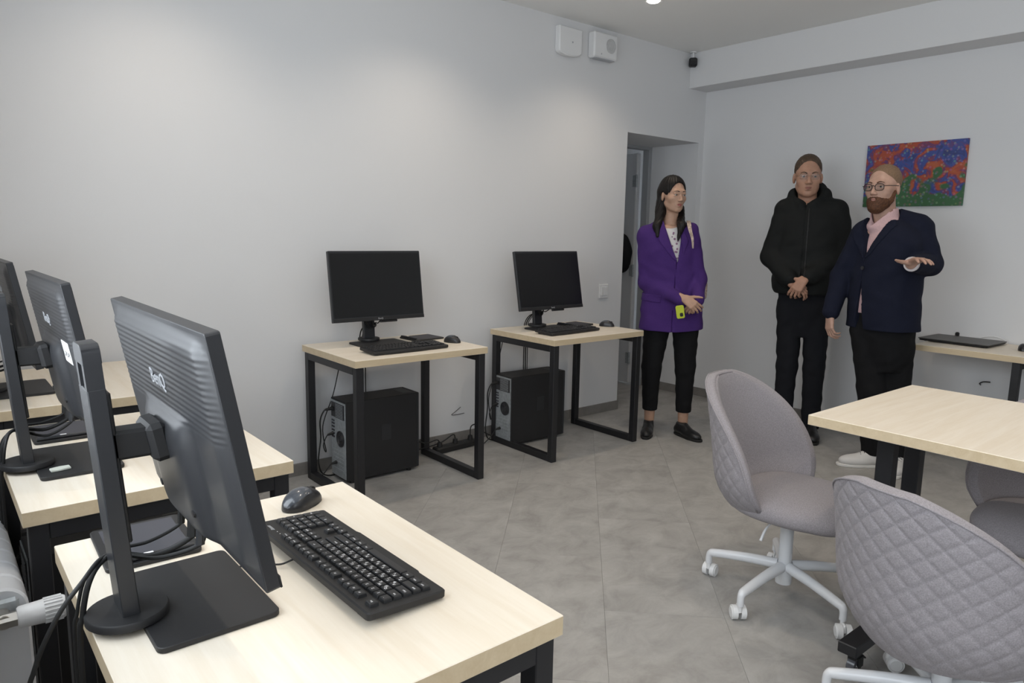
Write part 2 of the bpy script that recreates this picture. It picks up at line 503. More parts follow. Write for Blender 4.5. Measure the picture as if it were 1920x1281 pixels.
# skirting tiles
def skirting(name, p0, p1, nrm, phase=0.0):
    o = bpy.data.objects.new(name, None); COL.objects.link(o); o['kind'] = 'structure'
    p0, p1, nrm = Vector(p0), Vector(p1), Vector(nrm)
    d = (p1 - p0); Ln = d.length; d.normalize()
    s = -phase
    while s < Ln:
        a, b = max(s, 0) + 0.0008, min(s + 0.6, Ln) - 0.0008
        if b - a > 0.01:
            c = p0 + d * ((a + b) / 2) + nrm * 0.0045
            sx = (b - a) if abs(d.x) > 0.5 else 0.009
            sy = 0.009 if abs(d.x) > 0.5 else (b - a)
            MB().box((0, 0, 0.0355), (sx, sy, 0.071), ch=0.001).build('skirting_tile', M_SKIRT, o, loc=(c.x, c.y, 0))
        s += 0.6
    return o
skirting('baseboard_back', (X_LEFT, 0, 0), (DOOR_L + 0.009, 0, 0), (0, -1, 0), 0.37)
skirting('baseboard_right', (0, Y_FRONT, 0), (0, 0, 0), (-1, 0, 0), 0.2)
skirting('baseboard_reveal', (DOOR_R, -0.001, 0), (DOOR_R, REVEAL, 0), (-1, 0, 0), 0.1)
skirting('baseboard_jamb', (DOOR_L, 0.0, 0), (DOOR_L, REVEAL, 0), (1, 0, 0), 0.1)
skirting('baseboard_corner', (DOOR_R, 0, 0), (-0.009, 0, 0), (0, -1, 0), 0.1)

# windows in the left wall (out of view, they let the daylight in)
M_PANE = bpy.data.materials.new('window_glass'); M_PANE.use_nodes = True
_nt = M_PANE.node_tree; _nt.nodes.clear()
_o = _nt.nodes.new('ShaderNodeOutputMaterial'); _tr = _nt.nodes.new('ShaderNodeBsdfTransparent'); _gl = _nt.nodes.new('ShaderNodeBsdfGlossy')
_mx = _nt.nodes.new('ShaderNodeMixShader'); _mx.inputs[0].default_value = 0.05; _gl.inputs['Roughness'].default_value = 0.02
_nt.links.new(_tr.outputs[0], _mx.inputs[1]); _nt.links.new(_gl.outputs[0], _mx.inputs[2]); _nt.links.new(_mx.outputs[0], _o.inputs[0])
for wi, (y0, y1) in enumerate(WINDOWS):
    w = bpy.data.objects.new('window_%d' % (wi + 1), None); COL.objects.link(w); w['kind'] = 'structure'
    w.location = (X_LEFT - 0.07, (y0 + y1) / 2, WIN_Z0)
    hw, hh = (y1 - y0), WIN_Z1 - WIN_Z0
    fr = MB()
    for yy in (-hw / 2 + 0.03, 0, hw / 2 - 0.03): fr.box((0, yy, hh / 2), (0.06, 0.06, hh), ch=0.004)
    for zz in (0.03, hh - 0.03): fr.box((0, 0, zz), (0.058, hw, 0.06), ch=0.004)
    fr.build('window_frame', M_WHITEPL, w)
    for yy in (-hw / 4, hw / 4):
        MB().box((0, yy, hh / 2), (0.006, hw / 2 - 0.06, hh - 0.12)).build('pane', M_PANE, w)
    MB().box((0.13, 0, -0.012), (0.16, hw + 0.06, 0.024), ch=0.004).build('window_sill', M_WHITEPL, w)

# door: frame in the reveal and the leaf swung into the corridor
M_DOOR = mat('grey_door_paint', (0.62, 0.63, 0.65), 0.4)
M_DFRAME = mat('dark_grey_door_frame', (0.36, 0.37, 0.38), 0.45)
dr = bpy.data.objects.new('door_1', None); COL.objects.link(dr); dr['kind'] = 'structure'
df = MB()
df.box((DOOR_R - 0.02, REVEAL + 0.03, 1.055), (0.04, 0.07, 2.11), ch=0.003)
df.box((DOOR_L + 0.02, REVEAL + 0.03, 1.055), (0.04, 0.07, 2.11), ch=0.003)
df.box(((DOOR_L + DOOR_R) / 2, REVEAL + 0.03, 2.12), (DOOR_R - DOOR_L, 0.07, 0.03), ch=0.003)
df.build('door_frame', M_DFRAME, dr)
lf = MB().box((0, 0.40, 1.05), (0.042, 0.80, 2.06), ch=0.002).build('door_leaf', M_DOOR, dr, loc=(DOOR_R - 0.075, REVEAL + 0.075, 0.0), rot=(0, 0, R(2)))
MB().box((-0.0225, 0.006, 1.05), (0.004, 0.012, 2.05)).build('edge_strip', M_WHITEPL, lf)
hd = MB()
hd.box((-0.028, 0.72, 1.02), (0.012, 0.04, 0.18), ch=0.003)
hd.tube([(-0.03, 0.72, 1.05), (-0.07, 0.72, 1.05), (-0.075, 0.70, 1.05), (-0.075, 0.60, 1.05)], 0.008, 8, 4)
hd.build('door_handle', M_CHROME, lf, 40)
for zz in (0.25, 1.05, 1.84):
    hg = MB(); hg.cyl((-0.030, -0.004, zz - 0.055), (-0.030, -0.004, zz + 0.055), 0.010, n=12); hg.box((-0.026, 0.018, zz), (0.006, 0.045, 0.10))
    hg.build('hinge', M_SILVER, lf)

# ceiling downlights
def downlight(x, y, label, power=27.0):
    t = thing('downlight', label, 'ceiling light', (x, y, H), 0, 'recessed ceiling downlights')
    MB().lathe([(0.040, -0.001), (0.055, -0.001), (0.056, -0.003), (0.053, -0.006), (0.042, -0.006), (0.040, -0.004)], 32).build('trim_ring', M_WHITEPL, t, 40)
    MB().lathe([(0.002, -0.0012), (0.039, -0.0012), (0.039, -0.006), (0.034, -0.012), (0.020, -0.016), (0.002, -0.017)], 24).build('lens', M_LENS, t, 60)
    ld = bpy.data.lights.new('downlight_lamp', 'SPOT'); ld.energy = power; ld.color = (1.0, 0.86, 0.70)
    ld.spot_size = R(132); ld.spot_blend = 1.0; ld.shadow_soft_size = 0.04
    lo = bpy.data.objects.new('downlight_lamp', ld); COL.objects.link(lo); lo.parent = t; lo.location = (0, 0, -0.060)
    return t
M_LENS = mat('lit_lens', (1, 1, 1), 0.4, emit=(1.0, 0.90, 0.78), estr=14.0)
DL = [(-1.49, -0.65), (-2.85, -0.65), (-4.21, -0.65), (-1.49, -2.30), (-2.85, -2.30), (-4.21, -2.30), (-1.49, -3.95), (-2.85, -3.95), (-4.21, -3.95)]
DLN = ['round recessed downlight glowing at the top edge, nearest the wall siren',
       'recessed downlight above the left wall desk', 'recessed downlight above the farthest window-side desk',
       'recessed downlight above the standing people', 'recessed downlight above the wide floor aisle', 'recessed downlight above the nearest window-side desk',
       'recessed downlight above the far end of the mobile table', 'recessed downlight above the foreground swivel chair', 'recessed downlight just above the viewpoint']
for (p, n) in zip(DL, DLN): downlight(p[0], p[1], n)

# ================================================================ desks
def make_desk(label, cx, cy, rotz, w=0.7984, d=0.6132, t=0.0355, h=0.75, inset=0.010, group='maple desks on black loop legs'):
    o = thing('desk', label, 'desk', (cx, cy, 0), rotz, group)
    slab(w, d, t, h - t / 2).build('tabletop', [M_WOOD, M_EDGE], o)
    q = 0.040; zt = h - t - 0.0005
    for sx in (-1, 1):
        x = sx * (w / 2 - inset - q / 2)
        for sy in (-1, 1):
            MB().box((x, sy * (d / 2 - inset - q / 2), zt / 2), (q, q, zt), ch=0.002).build('leg', M_STEEL, o)
        MB().box((x, 0, q / 2 + 0.0005), (q, d - 2 * inset - 2 * q, q), ch=0.002).build('foot_rail', M_STEEL, o)
        MB().box((x, 0, zt - q / 2), (q, d - 2 * inset - 2 * q, q), ch=0.002).build('top_rail', M_STEEL, o)
    return o
W_, D_ = 0.7984, 0.6132
A1 = (-3.5649 + W_ / 2, -0.0593 - D_ / 2); A2 = (-2.2955 + W_ / 2, -0.0874 - D_ / 2)
N1 = (-4.3627 - D_ / 2, -2.1445 - W_ / 2); N2 = (-4.3936 - D_ / 2, -1.118 - W_ / 2); N3 = (-4.3936 - D_ / 2, -0.06 - W_ / 2)
make_desk('small maple desk on black loop legs against the back wall, left of two', *A1, 0)
make_desk('small maple desk on black loop legs beside the woman in purple', *A2, 0)
make_desk('nearest maple desk with the large keyboard in the foreground', *N1, R(90))
make_desk('middle maple desk in the window-side row, behind the nearest one', *N2, R(90))
make_desk('farthest maple desk in the window-side row, at the back wall', *N3, R(90))
# narrow desk along the right wall, legs set well in from its end
o = thing('wall_desk', 'maple desk along the right wall behind the bearded man', 'desk', (-0.275, -2.60, 0), R(-90))
slab(1.22, 0.528, 0.0355, 0.75 - 0.0178).build('tabletop', [M_WOOD, M_EDGE], o)
for sx in (-1, 1):
    for sy in (-1, 1):
        MB().box((sx * 0.08 - 0.0, sy * 0.235, 0.357), (0.04, 0.04, 0.714), ch=0.002).build('leg', M_STEEL, o)
    MB().box((sx * 0.08, 0, 0.021), (0.04, 0.43, 0.04), ch=0.002).build('foot_rail', M_STEEL, o)
    MB().box((sx * 0.08, 0, 0.694), (0.04, 0.43, 0.04), ch=0.002).build('top_rail', M_STEEL, o)

# mobile table in the middle of the room
TB_H, TB_T, TB_W, TB_L = 0.785, 0.0338, 0.834, 1.60
tb_x0, tb_y1 = -2.870, -2.565
tb = thing('mobile_table', 'large maple table on black twin-post legs with castors', 'table', (tb_x0 + TB_W / 2, tb_y1 - TB_L / 2, 0))
slab(TB_W, TB_L, TB_T, TB_H - TB_T / 2).build('tabletop', [M_WOOD, M_EDGE], tb)
for sy in (1, -1):
    yr = sy * (TB_L / 2 - 0.255)
    MB().box((0, yr, 0.105), (1.10, 0.06, 0.036), ch=0.003).build('foot_rail', M_STEEL, tb)
    for dx in (-0.105, 0.135):
        MB().box((dx, yr + sy * 0.115, 0.44), (0.050, 0.056, 0.62), ch=0.003).build('upright', M_STEEL, tb)
    MB().box((0.015, yr + sy * 0.115, 0.132), (0.34, 0.062, 0.03), ch=0.002).build('bracket', M_STEEL, tb)
    MB().box((-0.012, yr + sy * 0.06, 0.138), (0.10, 0.15, 0.03), ch=0.002).build('bracket', M_STEEL, tb)
    MB().box((0, yr + sy * 0.115, TB_H - TB_T - 0.0255), (0.34, 0.07, 0.05), ch=0.003).build('top_rail', M_STEEL, tb)
    for sx in (-1, 1):
        cst = MB()
        cst.cyl((sx * 0.485, yr, 0.060), (sx * 0.485, yr, 0.090), 0.012, n=12)
        cst.box((sx * 0.485, yr, 0.058), (0.046, 0.030, 0.012), ch=0.003)
        for s2 in (-1, 1): cst.box((sx * 0.485 + 0.004, yr + s2 * 0.017, 0.045), (0.030, 0.004, 0.035), ch=0.001)
        c_ = cst.build('castor', M_RUBBER, tb)
        wh = MB(); wh.cyl((sx * 0.490, yr - 0.012, 0.030), (sx * 0.490, yr + 0.012, 0.030), 0.030, n=24); wh.build('wheel', M_CLEAR, c_, 40)
        lv = MB(); lv.box((0, 0, 0), (0.055, 0.022, 0.006), ch=0.002, M=Matrix.Translation((sx * 0.485 + 0.035, yr, 0.052)) @ Matrix.Rotation(R(38), 4, 'Y')); lv.build('brake_lever', M_RUBBER, c_)
        hb = MB(); hb.cyl((sx * 0.490, yr - 0.0135, 0.030), (sx * 0.490, yr + 0.0135, 0.030), 0.009, n=12); hb.build('axle', M_CHROME, c_, 40)
MB().box((-0.012, 0, TB_H - TB_T - 0.062), (0.05, TB_L - 0.46, 0.05), ch=0.003).build('stretcher', M_STEEL, tb)

# ================================================================ swivel chairs
def shell_pt(u, v, off):
    """u in -1..1 round the back, v 0..1 bottom to top; off = outward offset. Chair faces -Y."""
    a = R(86) * max(1 - v ** 2.5, 0.0) ** 0.55
    z = 0.350 + v * 0.490 + 0.050 * (1 - v) ** 2 * abs(u) ** 1.5
    tuck = min(1.0, (v / 0.32))
    r = 0.268 - 0.058 * (1 - tuck) ** 2.2 + off
    th = u * a
    lean = 0.070 * v ** 1.5
    return Vector((r * 1.02 * math.sin(th), r * math.cos(th) * 0.93 + lean, z))

def quilt(sx, sz):
    p = 0.057
    a = (sx / p + sz / (p * 1.15)); b = (sx / p - sz / (p * 1.15))
    da = abs((a % 1.0) - 0.5); db = abs((b % 1.0) - 0.5)     # 0.5 on the stitch lines
    d = min(0.5 - da, 0.5 - db)
    return 0.0055 * min(1.0, (d / 0.22)) ** 0.55

VT = 0.985
def make_chair(label, x, y, rotz, base_rot, lift=0.0):
    c = thing('swivel_chair', label, 'chair', (x, y, 0), rotz, 'grey quilted swivel chairs')
    NU, NV = 150, 120
    def vmap(j): return VT * (1 - (1 - j) ** 1.5)
    LZ = Vector((0, 0, lift))
    def outer(i, j):
        u, v = i * 2 - 1, vmap(j)
        p = shell_pt(u, v, 0.0)
        e = min(1.0, (1 - abs(u)) * 9) * min(1.0, (1 - v) * 14, v * 14 + 0.05)
        q = quilt(math.atan2(p.x, p.y) * 0.25, p.z)
        return shell_pt(u, v, 0.020 + (q - 0.003) * e)
    def inner(i, j):
        u, v = i * 2 - 1, vmap(j)
        e = min(1.0, ((1 - abs(u)) * 7)) * min(1.0, (1 - v) * 10, v * 12)
        return shell_pt(u, v, -0.018 - 0.010 * math.sqrt(max(e, 0)))
    MB().grid(outer, NU, NV, flip=True).build('quilted_shell', M_FABRIC, c, 180, loc=LZ)
    MB().grid(inner, 60, 50).build('back_pad', M_FABRIC, c, 180, loc=LZ)
    # rolled rim joining the two faces
    path = [(-1, v / 30) for v in range(0, 30)] + [(-1 + k / 15, 1.0) for k in range(0, 31)] + [(1, 1 - v / 30) for v in range(1, 31)] + [(1 - k / 20, 0.0) for k in range(1, 41)]
    def rim(i, j):
        n = len(path); u, v = path[int(round(i * n)) % n]
        v = vmap(v) if v < 1 else VT
        t = j
        off = 0.020 - 0.038 * t
        p = shell_pt(u, v, off)
        bul = 0.012 * math.sin(math.pi * t)
        ctr = shell_pt(0, 0.55, off)
        d = (p - ctr)
        side = Vector((math.cos(u * 1.3) * (1 if u > 0 else -1) if abs(u) == 1 else 0, 0, 0))
        dirn = Vector((d.x, d.y - 0.25, d.z)); dirn = dirn.normalized()
        return p + dirn * bul
    MB().grid(rim, len(path), 6, wrap=True).build('rim', M_FABRIC, c, 180, loc=LZ)
    # piping along the outer seam
    pp = [shell_pt(u, vmap(v) if v < 1 else VT, 0.022) for (u, v) in path[:91:3]]
    MB().tube(pp, 0.0032, 6, 2).build('piping', M_FABRIC, c, 180, loc=LZ)
    # seat cushion
    def seat(i, j):
        a = 2 * math.pi * i
        ph = (j - 0.5) * math.pi
        n = 2.6
        ca, sa = math.cos(a), math.sin(a)
        rr = (abs(ca) ** n + abs(sa) ** n) ** (-1 / n)
        k = max(math.cos(ph), 0) ** 0.45
        zz = math.copysign(abs(math.sin(ph)) ** 0.8, math.sin(ph))
        dome = 0.012 * (1 - (k) ** 2) if ph > 0 else 0
        yy = 0.232 * rr * k * sa - 0.030
        return Vector((0.232 * rr * k * ca, yy, 0.395 + 0.05 * zz + dome - 0.018 * max(0, (-yy - 0.15) / 0.1)))
    MB().grid(seat, 64, 24, wrap=True).build('seat', M_FABRIC, c, 180, loc=LZ)
    MB().box((0, 0.0, 0.338), (0.20, 0.20, 0.012), ch=0.004).build('mounting_plate', M_PLAST_M, c, loc=LZ)
    g = MB(); g.cyl((0, 0, 0.13), (0, 0, 0.335 + lift), 0.025, n=24); g.cyl((0, 0, 0.06), (0, 0, 0.14), 0.030, 0.032, n=24)
    g.build('gas_lift', M_WHITEMT, c, 40)
    lv = MB(); lv.tube([(-0.02, 0.0, 0.325), (-0.09, 0.02, 0.322), (-0.125, 0.03, 0.30), (-0.150, 0.035, 0.262)], lambda t: 0.0045 + 0.003 * max(0, t - 0.6), 8, 5)
    lv.build('height_lever', M_WHITEPL, c, 60, loc=LZ)
    for k in range(5):
        a = base_rot - rotz + 2 * math.pi * k / 5
        d = Vector((math.cos(a), math.sin(a), 0)); n = Vector((-d.y, d.x, 0))
        lg = MB()
        lg.tube([d * 0.025 + Vector((0, 0, 0.128)), d * 0.14 + Vector((0, 0, 0.122)), d * 0.262 + Vector((0, 0, 0.108)), d * 0.284 + Vector((0, 0, 0.102)), d * 0.290 + Vector((0, 0, 0.085)), d * 0.290 + Vector((0, 0, 0.060))],
                lambda t: 0.021 - 0.008 * min(1, t * 1.3), 12, 5)
        lo = lg.build('base_leg', M_WHITEMT, c, 60)
        ca = a + 0.9 + k * 1.7
        e = Vector((math.cos(ca), math.sin(ca), 0)); en = Vector((-e.y, e.x, 0))
        p = d * 0.290 - e * 0.018
        cs = MB(); cs.box((0, 0, 0), (0.030, 0.010, 0.030), ch=0.003, M=Matrix.Translation(p + Vector((0, 0, 0.040))) @ Matrix.Rotation(ca, 4, 'Z'))
        cs.cyl(d * 0.290 + Vector((0, 0, 0.035)), d * 0.290 + Vector((0, 0, 0.066)), 0.008, n=12)
        for s in (-1, 1):
            w0 = p + en * (s * 0.006) + Vector((0, 0, 0.026)); w1 = p + en * (s * 0.024) + Vector((0, 0, 0.026))
            cs.cyl(w0, w1, 0.026, n=24); cs.cyl(w1, w1 + en * (s * 0.004), 0.022, 0.018, n=24)
        cs.build('castor', M_WHITEPL, lo, 40)
    return c
make_chair('grey quilted swivel chair with the inside of its back showing, left of the mobile table', -2.665, -2.415, R(6), R(180))
make_chair('large grey quilted swivel chair in the foreground seen from behind', -3.018, -3.090, R(76), R(120), -0.075)
make_chair('grey swivel chair tucked under the mobile table, mostly hidden', -2.13, -3.11, R(-88), R(100), -0.02)

# ================================================================ computers
DZ = 0.7505      # height of the desk surface
MW, MH, MT = 0.556, 0.376, 0.020
def make_monitor(label, x, y, rotz, tilt=9.5, yaw=0.0, xoff=0.0, sticker=False, zc=0.306, bk=0.051, loop=False):
    o = thing('monitor', label, 'monitor', (x, y, DZ), rotz, 'black desktop monitors')
    d = MB().lathe([(0.004, 0.0095), (0.058, 0.0095), (0.060, 0.0115), (0.060, 0.021), (0.058, 0.0235), (0.004, 0.0235)], 40)
    d.build('base_disc', M_PLAST_M, o, 40)
    MB().prism(rrect(0.285, 0.185, 0.013, 5, 0.010, -0.105), 0.0, 0.0095, ch=0.0012).build('base_plate', M_PLAST_M, o, 35)
    # column leaning back, with the carrying slot at its top
    lean = Matrix.Translation((0, 0.0, 0.021)) @ Matrix.Rotation(R(-4.2), 4, 'X')
    cw, cd, ch = 0.066, 0.025, 0.432
    cm = MB()
    cm.box((0, 0, 0.1825), (cw, cd, 0.365), ch=0.0015, M=lean)
    for s in (-1, 1): cm.box((s * (cw / 2 - 0.0086), 0, 0.3835), (0.016, cd - 0.0012, 0.084), M=lean)
    top = [(-cw / 2, 0.402), (cw / 2, 0.402)] + [(cw / 2 - 0.014 + 0.014 * math.cos(R(a)), ch - 0.014 + 0.014 * math.sin(R(a))) for a in range(0, 91, 15)] + [(-cw / 2 + 0.014 + 0.014 * math.cos(R(a)), ch - 0.014 + 0.014 * math.sin(R(a))) for a in range(90, 181, 15)]
    cm.prism(top, -cd / 2, cd / 2, ch=0.0008, M=lean @ Matrix.Rotation(R(90), 4, 'X'))
    col_ = cm.build('column', M_PLAST, o, 35)
    MB().box((0, -cd / 2 - 0.003, 0.235), (0.042, 0.007, 0.24), ch=0.002, M=lean).build('slide_rail', M_PLAST_M, col_)
    ar = MB(); ar.box((0, -0.028, zc - 0.014), (0.042, 0.096, 0.046), ch=0.005)
    ar.build('arm', M_PLAST_M, o)
    PM = Matrix.Translation((xoff, -0.100, zc)) @ Matrix.Rotation(R(yaw), 4, 'Z') @ Matrix.Rotation(R(-tilt), 4, 'X')
    br = MB(); br.box((0, 0.047, -0.006), (0.080, 0.030, 0.062), ch=0.008, M=PM)
    br.build('bracket', M_PLAST_M, o)
    # housing: rim and back cover with moulded ridges
    hs = MB()
    hs.prism(rrect(MW, MH, 0.004, 2), -MT / 2, MT / 2, ch=0.001, M=PM @ Matrix.Rotation(R(90), 4, 'X'))
    hs.build('housing', M_PLAST, o)
    def back(i, j):
        X = (i - 0.5) * (MW - 0.012); Z = (j - 0.5) * (MH - 0.012)
        e = min(1.0, (0.5 - abs(i - 0.5)) * 14) * min(1.0, (0.5 - abs(j - 0.5)) * 12)
        cx = max(0.0, 1 - (X / 0.135) ** 4); cz = max(0.0, 1 - ((Z + 0.070) / 0.115) ** 4)
        ss = lambda t: t * t * (3 - 2 * t)
        b = 0.010 * ss(e) + 0.020 * ss(min(1, cx)) * ss(min(1, cz))
        rg = 0.0
        if j > 0.57: rg = 0.0007 * (0.5 + 0.5 * math.sin(2 * math.pi * Z / 0.00958)) * e * min(1.0, (j - 0.57) * 40)
        return PM @ Vector((X, MT / 2 + b - rg, Z))
    cov = MB().grid(back, 48, 380, flip=True).build('back_cover', M_GREYPL, o, 180)
    lg = text_mb('BenQ', 0.036, 0.0006)
    lg2 = MB(); lg2.add(lg.v, lg.f, M=PM @ Matrix.Translation((0, MT / 2 + 0.0108, 0.083)) @ Matrix.Rotation(math.pi, 4, 'Z') @ Matrix.Rotation(R(90), 4, 'X'))
    lg2.build('logo', M_LOGO, cov)
    vm = MB()
    for k in range(2): vm.cyl((0.09 - 0.18 * k, MT / 2 + 0.022, -0.115), (0.09 - 0.18 * k, MT / 2 + 0.030, -0.115), 0.006, n=12, M=PM)
    vm.build('cover_screw', M_PLAST_M, cov)
    # front
    MB().box((0, -MT / 2 - 0.0006, 0.006), (MW - 0.016, 0.0016, MH - 0.036), M=PM).build('display', M_SCREEN, o)
    bz = MB(); bz.box((0, -MT / 2 - 0.001, -MH / 2 + 0.0095), (MW, 0.003, 0.019), ch=0.0008, M=PM)
    bz_ = bz.build('lower_bezel', M_PLAST_M, o)
    l3 = text_mb('BenQ', 0.013, 0.0003); l4 = MB(); l4.add(l3.v, l3.f, M=PM @ Matrix.Translation((0, -MT / 2 - 0.0028, -MH / 2 + 0.010)) @ Matrix.Rotation(R(90), 4, 'X'))
    l4.build('logo', M_LOGO, bz_)
    MB().box((0.055, 0.002, -MH / 2 - 0.006), (0.105, 0.016, 0.013), ch=0.003, M=PM).build('control_block', M_PLAST_M, o)
    if sticker:
        st = MB().box((0, 0, 0), (0.086, 0.0008, 0.052), M=PM @ Matrix.Translation((-0.188, MT / 2 + 0.0106, 0.020))).build('sticker', M_PAPER, o)
        sk = MB()
        for k in range(7): sk.box((-0.030 + 0.010 * k, 0.0006, -0.006 + 0.004 * math.sin(k * 2.1)), (0.0040, 0.0006, 0.014 - 0.004 * (k % 3)), M=PM @ Matrix.Translation((-0.188, MT / 2 + 0.0106, 0.020)))
        sk.build('scribble', M_INK, st)
    # leads out of the back
    p_ = lambda X, Y, Z: PM @ Vector((X, Y, Z))
    ends = [(-0.075, 0.0036), (-0.035, 0.0045), (0.03, 0.0030)]
    for k, (sx, rr) in enumerate(ends):
        a = p_(sx, 0.028, -0.145)
        cb = MB()
        e = bk + 0.010 + 0.004 * k
        if k == 0 and loop:
            pts = [a, a + Vector((0, 0.004, -0.03)), Vector((0.02 + sx * 0.5, -0.045, 0.100)), Vector((0.046, 0.0, 0.095)), Vector((0.030, 0.028, 0.100)), Vector((-0.010, 0.060, 0.088)),
                   Vector((-0.02, 0.095, 0.050)), Vector((-0.02, 0.128, -0.02)), Vector((-0.02, 0.140, -0.10)), Vector((-0.02, 0.142, -0.46))]
        else:
            q = 0.02 * k
            pts = [a, a + Vector((0, 0.004, -0.03)), Vector((0.02 + sx * 0.5, -0.045, 0.085 + 0.012 * k)), Vector((0.045, 0.0, 0.088 + 0.008 * k)), Vector((0.028, 0.028, 0.096)), Vector((0.0 + q, 0.5 * (0.03 + e), 0.070)),
                   Vector((0.0 + q, e - 0.006, 0.018)), Vector((0.0 + q, e, -0.05)), Vector((0.0 + q, e, -0.46))]
        cb.tube(pts, rr, 8, 7)
        cb.build('cable', M_RUBBER, o, 60)
        cn = MB(); cn.tube([a + Vector((0, 0.001, 0.012)), a + Vector((0, 0.004, -0.030))], rr * 2.0, 8, 2); cn.build('connector', M_RUBBER if k else M_GREYPL, o, 40)
    return o
make_monitor('black monitor on the nearest desk, ridged back with silver lettering', -4.925, -2.530, R(90), tilt=10.5, xoff=0.005, loop=True)
make_monitor('black monitor with a white sticker on its back, middle window-side desk', -4.960, -1.585, R(90), yaw=1.0, sticker=True, bk=0.047)
make_monitor('black monitor cut off by the left edge of the picture', -4.975, -0.530, R(90), tilt=9.5, yaw=1.5, bk=0.036)
make_monitor('black monitor facing out on the left wall desk', -3.215, -0.160, 0, tilt=8.0, zc=0.321, bk=0.102)
make_monitor('black monitor facing out on the wall desk beside the woman', -1.992, -0.205, R(1), tilt=11.0, zc=0.318, bk=0.119)

def make_tower(label, x, y, rotz):
    o = thing('computer_tower', label, 'computer', (x, y, 0), rotz, 'black tower computers')
    Lx, Wy, Hz = 0.445, 0.18, 0.452
    MB().box((0, 0, 0.012 + Hz / 2), (Lx, Wy, Hz - 0.012), ch=0.003).build('case', M_PLAST_M, o)
    for sx in (-1, 1):
        for sy in (-1, 1): MB().cyl((sx * 0.18, sy * 0.065, 0), (sx * 0.18, sy * 0.065, 0.02), 0.014, n=12).build('foot', M_RUBBER, o)
    rp = MB().box((-Lx / 2 - 0.001, 0, 0.012 + Hz / 2), (0.004, Wy - 0.012, Hz - 0.03)).build('rear_panel', M_SILVER, o)
    ps = MB().box((-Lx / 2 - 0.004, 0, Hz - 0.055), (0.004, 0.150, 0.082), ch=0.001).build('power_supply', M_GREYPL, rp)
    gr = MB()
    for k in range(9): gr.box((-Lx / 2 - 0.0065, -0.02 + 0.0, Hz - 0.088 + 0.0085 * k), (0.002, 0.085, 0.003))
    gr.build('grille', M_SILVER, rp)
    MB().box((-Lx / 2 - 0.008, 0.052, Hz - 0.05), (0.010, 0.028, 0.022), ch=0.002).build('mains_inlet', M_RUBBER, rp)
    fan = MB()
    fan.lathe([(0.045, 0.0), (0.045, 0.004), (0.042, 0.004), (0.041, 0.001), (0.034, 0.001), (0.033, 0.004), (0.030, 0.004), (0.029, 0.001), (0.023, 0.001), (0.022, 0.004), (0.019, 0.004), (0.018, 0.001), (0.012, 0.001), (0.011, 0.004), (0.001, 0.004)], 24, M=Matrix.Translation((-Lx / 2 - 0.0032, -0.028, 0.245)) @ Matrix.Rotation(R(-90), 4, 'Y'))
    fan.build('fan_grille', M_GREYPL, rp)
    io = MB()
    for k, zz in enumerate((0.335, 0.318, 0.300, 0.280, 0.262, 0.244)):
        for q in range(2): io.box((-Lx / 2 - 0.0045, 0.048 + 0.018 * q, zz), (0.003, 0.013, 0.009))
    io.build('ports', M_INK, rp)
    for k in range(6): MB().box((-Lx / 2 - 0.004, -0.004, 0.170 - 0.021 * k), (0.003, 0.125, 0.014), ch=0.0008).build('slot_cover', M_SILVER, rp)
    fp = MB().box((Lx / 2 + 0.006, 0, 0.012 + Hz / 2), (0.016, Wy, Hz - 0.012), ch=0.005).build('front_panel', M_PLAST, o)
    vp = MB()
    for k in range(6): vp.box((Lx / 2 - 0.045, -0.05 + 0.02 * k, Hz - 0.0 + 0.0062), (0.060, 0.010, 0.001))
    vp.build('top_vent', M_GREYPL, o)
    MB().box((0.02, -Wy / 2 - 0.0008, 0.26), (0.06, 0.002, 0.09), ch=0.0006).build('side_emboss', M_PLAST, o)
    for k, (yy, zz, pts) in enumerate([
            (0.052, 0.40, [(-0.235, 0.052, 0.402), (-0.275, 0.055, 0.398), (-0.300, 0.062, 0.34), (-0.298, 0.064, 0.24), (-0.315, 0.06, 0.10), (-0.25, 0.09, 0.012), (-0.05, 0.125, 0.008), (0.25, 0.13, 0.008)]),
            (0.05, 0.29, [(-0.228, 0.055, 0.262), (-0.262, 0.056, 0.255), (-0.285, 0.06, 0.20), (-0.265, 0.07, 0.16), (-0.275, 0.085, 0.30), (-0.20, 0.11, 0.46), (-0.16, 0.115, 0.60), (-0.12, 0.12, 0.745)]),
            (0.05, 0.10, [(-0.228, 0.02, 0.105), (-0.26, 0.02, 0.10), (-0.30, 0.03, 0.05), (-0.33, 0.05, 0.012), (-0.30, 0.08, 0.006)])]):
        cb = MB(); cb.tube(pts, 0.0042 if k == 0 else 0.003, 8, 7); cb.build('cable', M_RUBBER, o, 60)
        pl = MB(); pl.tube([pts[0], pts[1]], lambda t: 0.010 - 0.005 * t, 10, 3); pl.build('plug', M_RUBBER, o, 50)
    return o
make_tower('black tower computer under the left wall desk', -3.215, -0.220, 0)
make_tower('black tower computer under the wall desk beside the woman', -2.055, -0.215, R(-2))
make_tower('black tower computer under the nearest desk, rear panel by the radiator', -4.725, -2.38, 0)
make_tower('black tower computer under the middle window-side desk', -4.745, -1.36, 0)

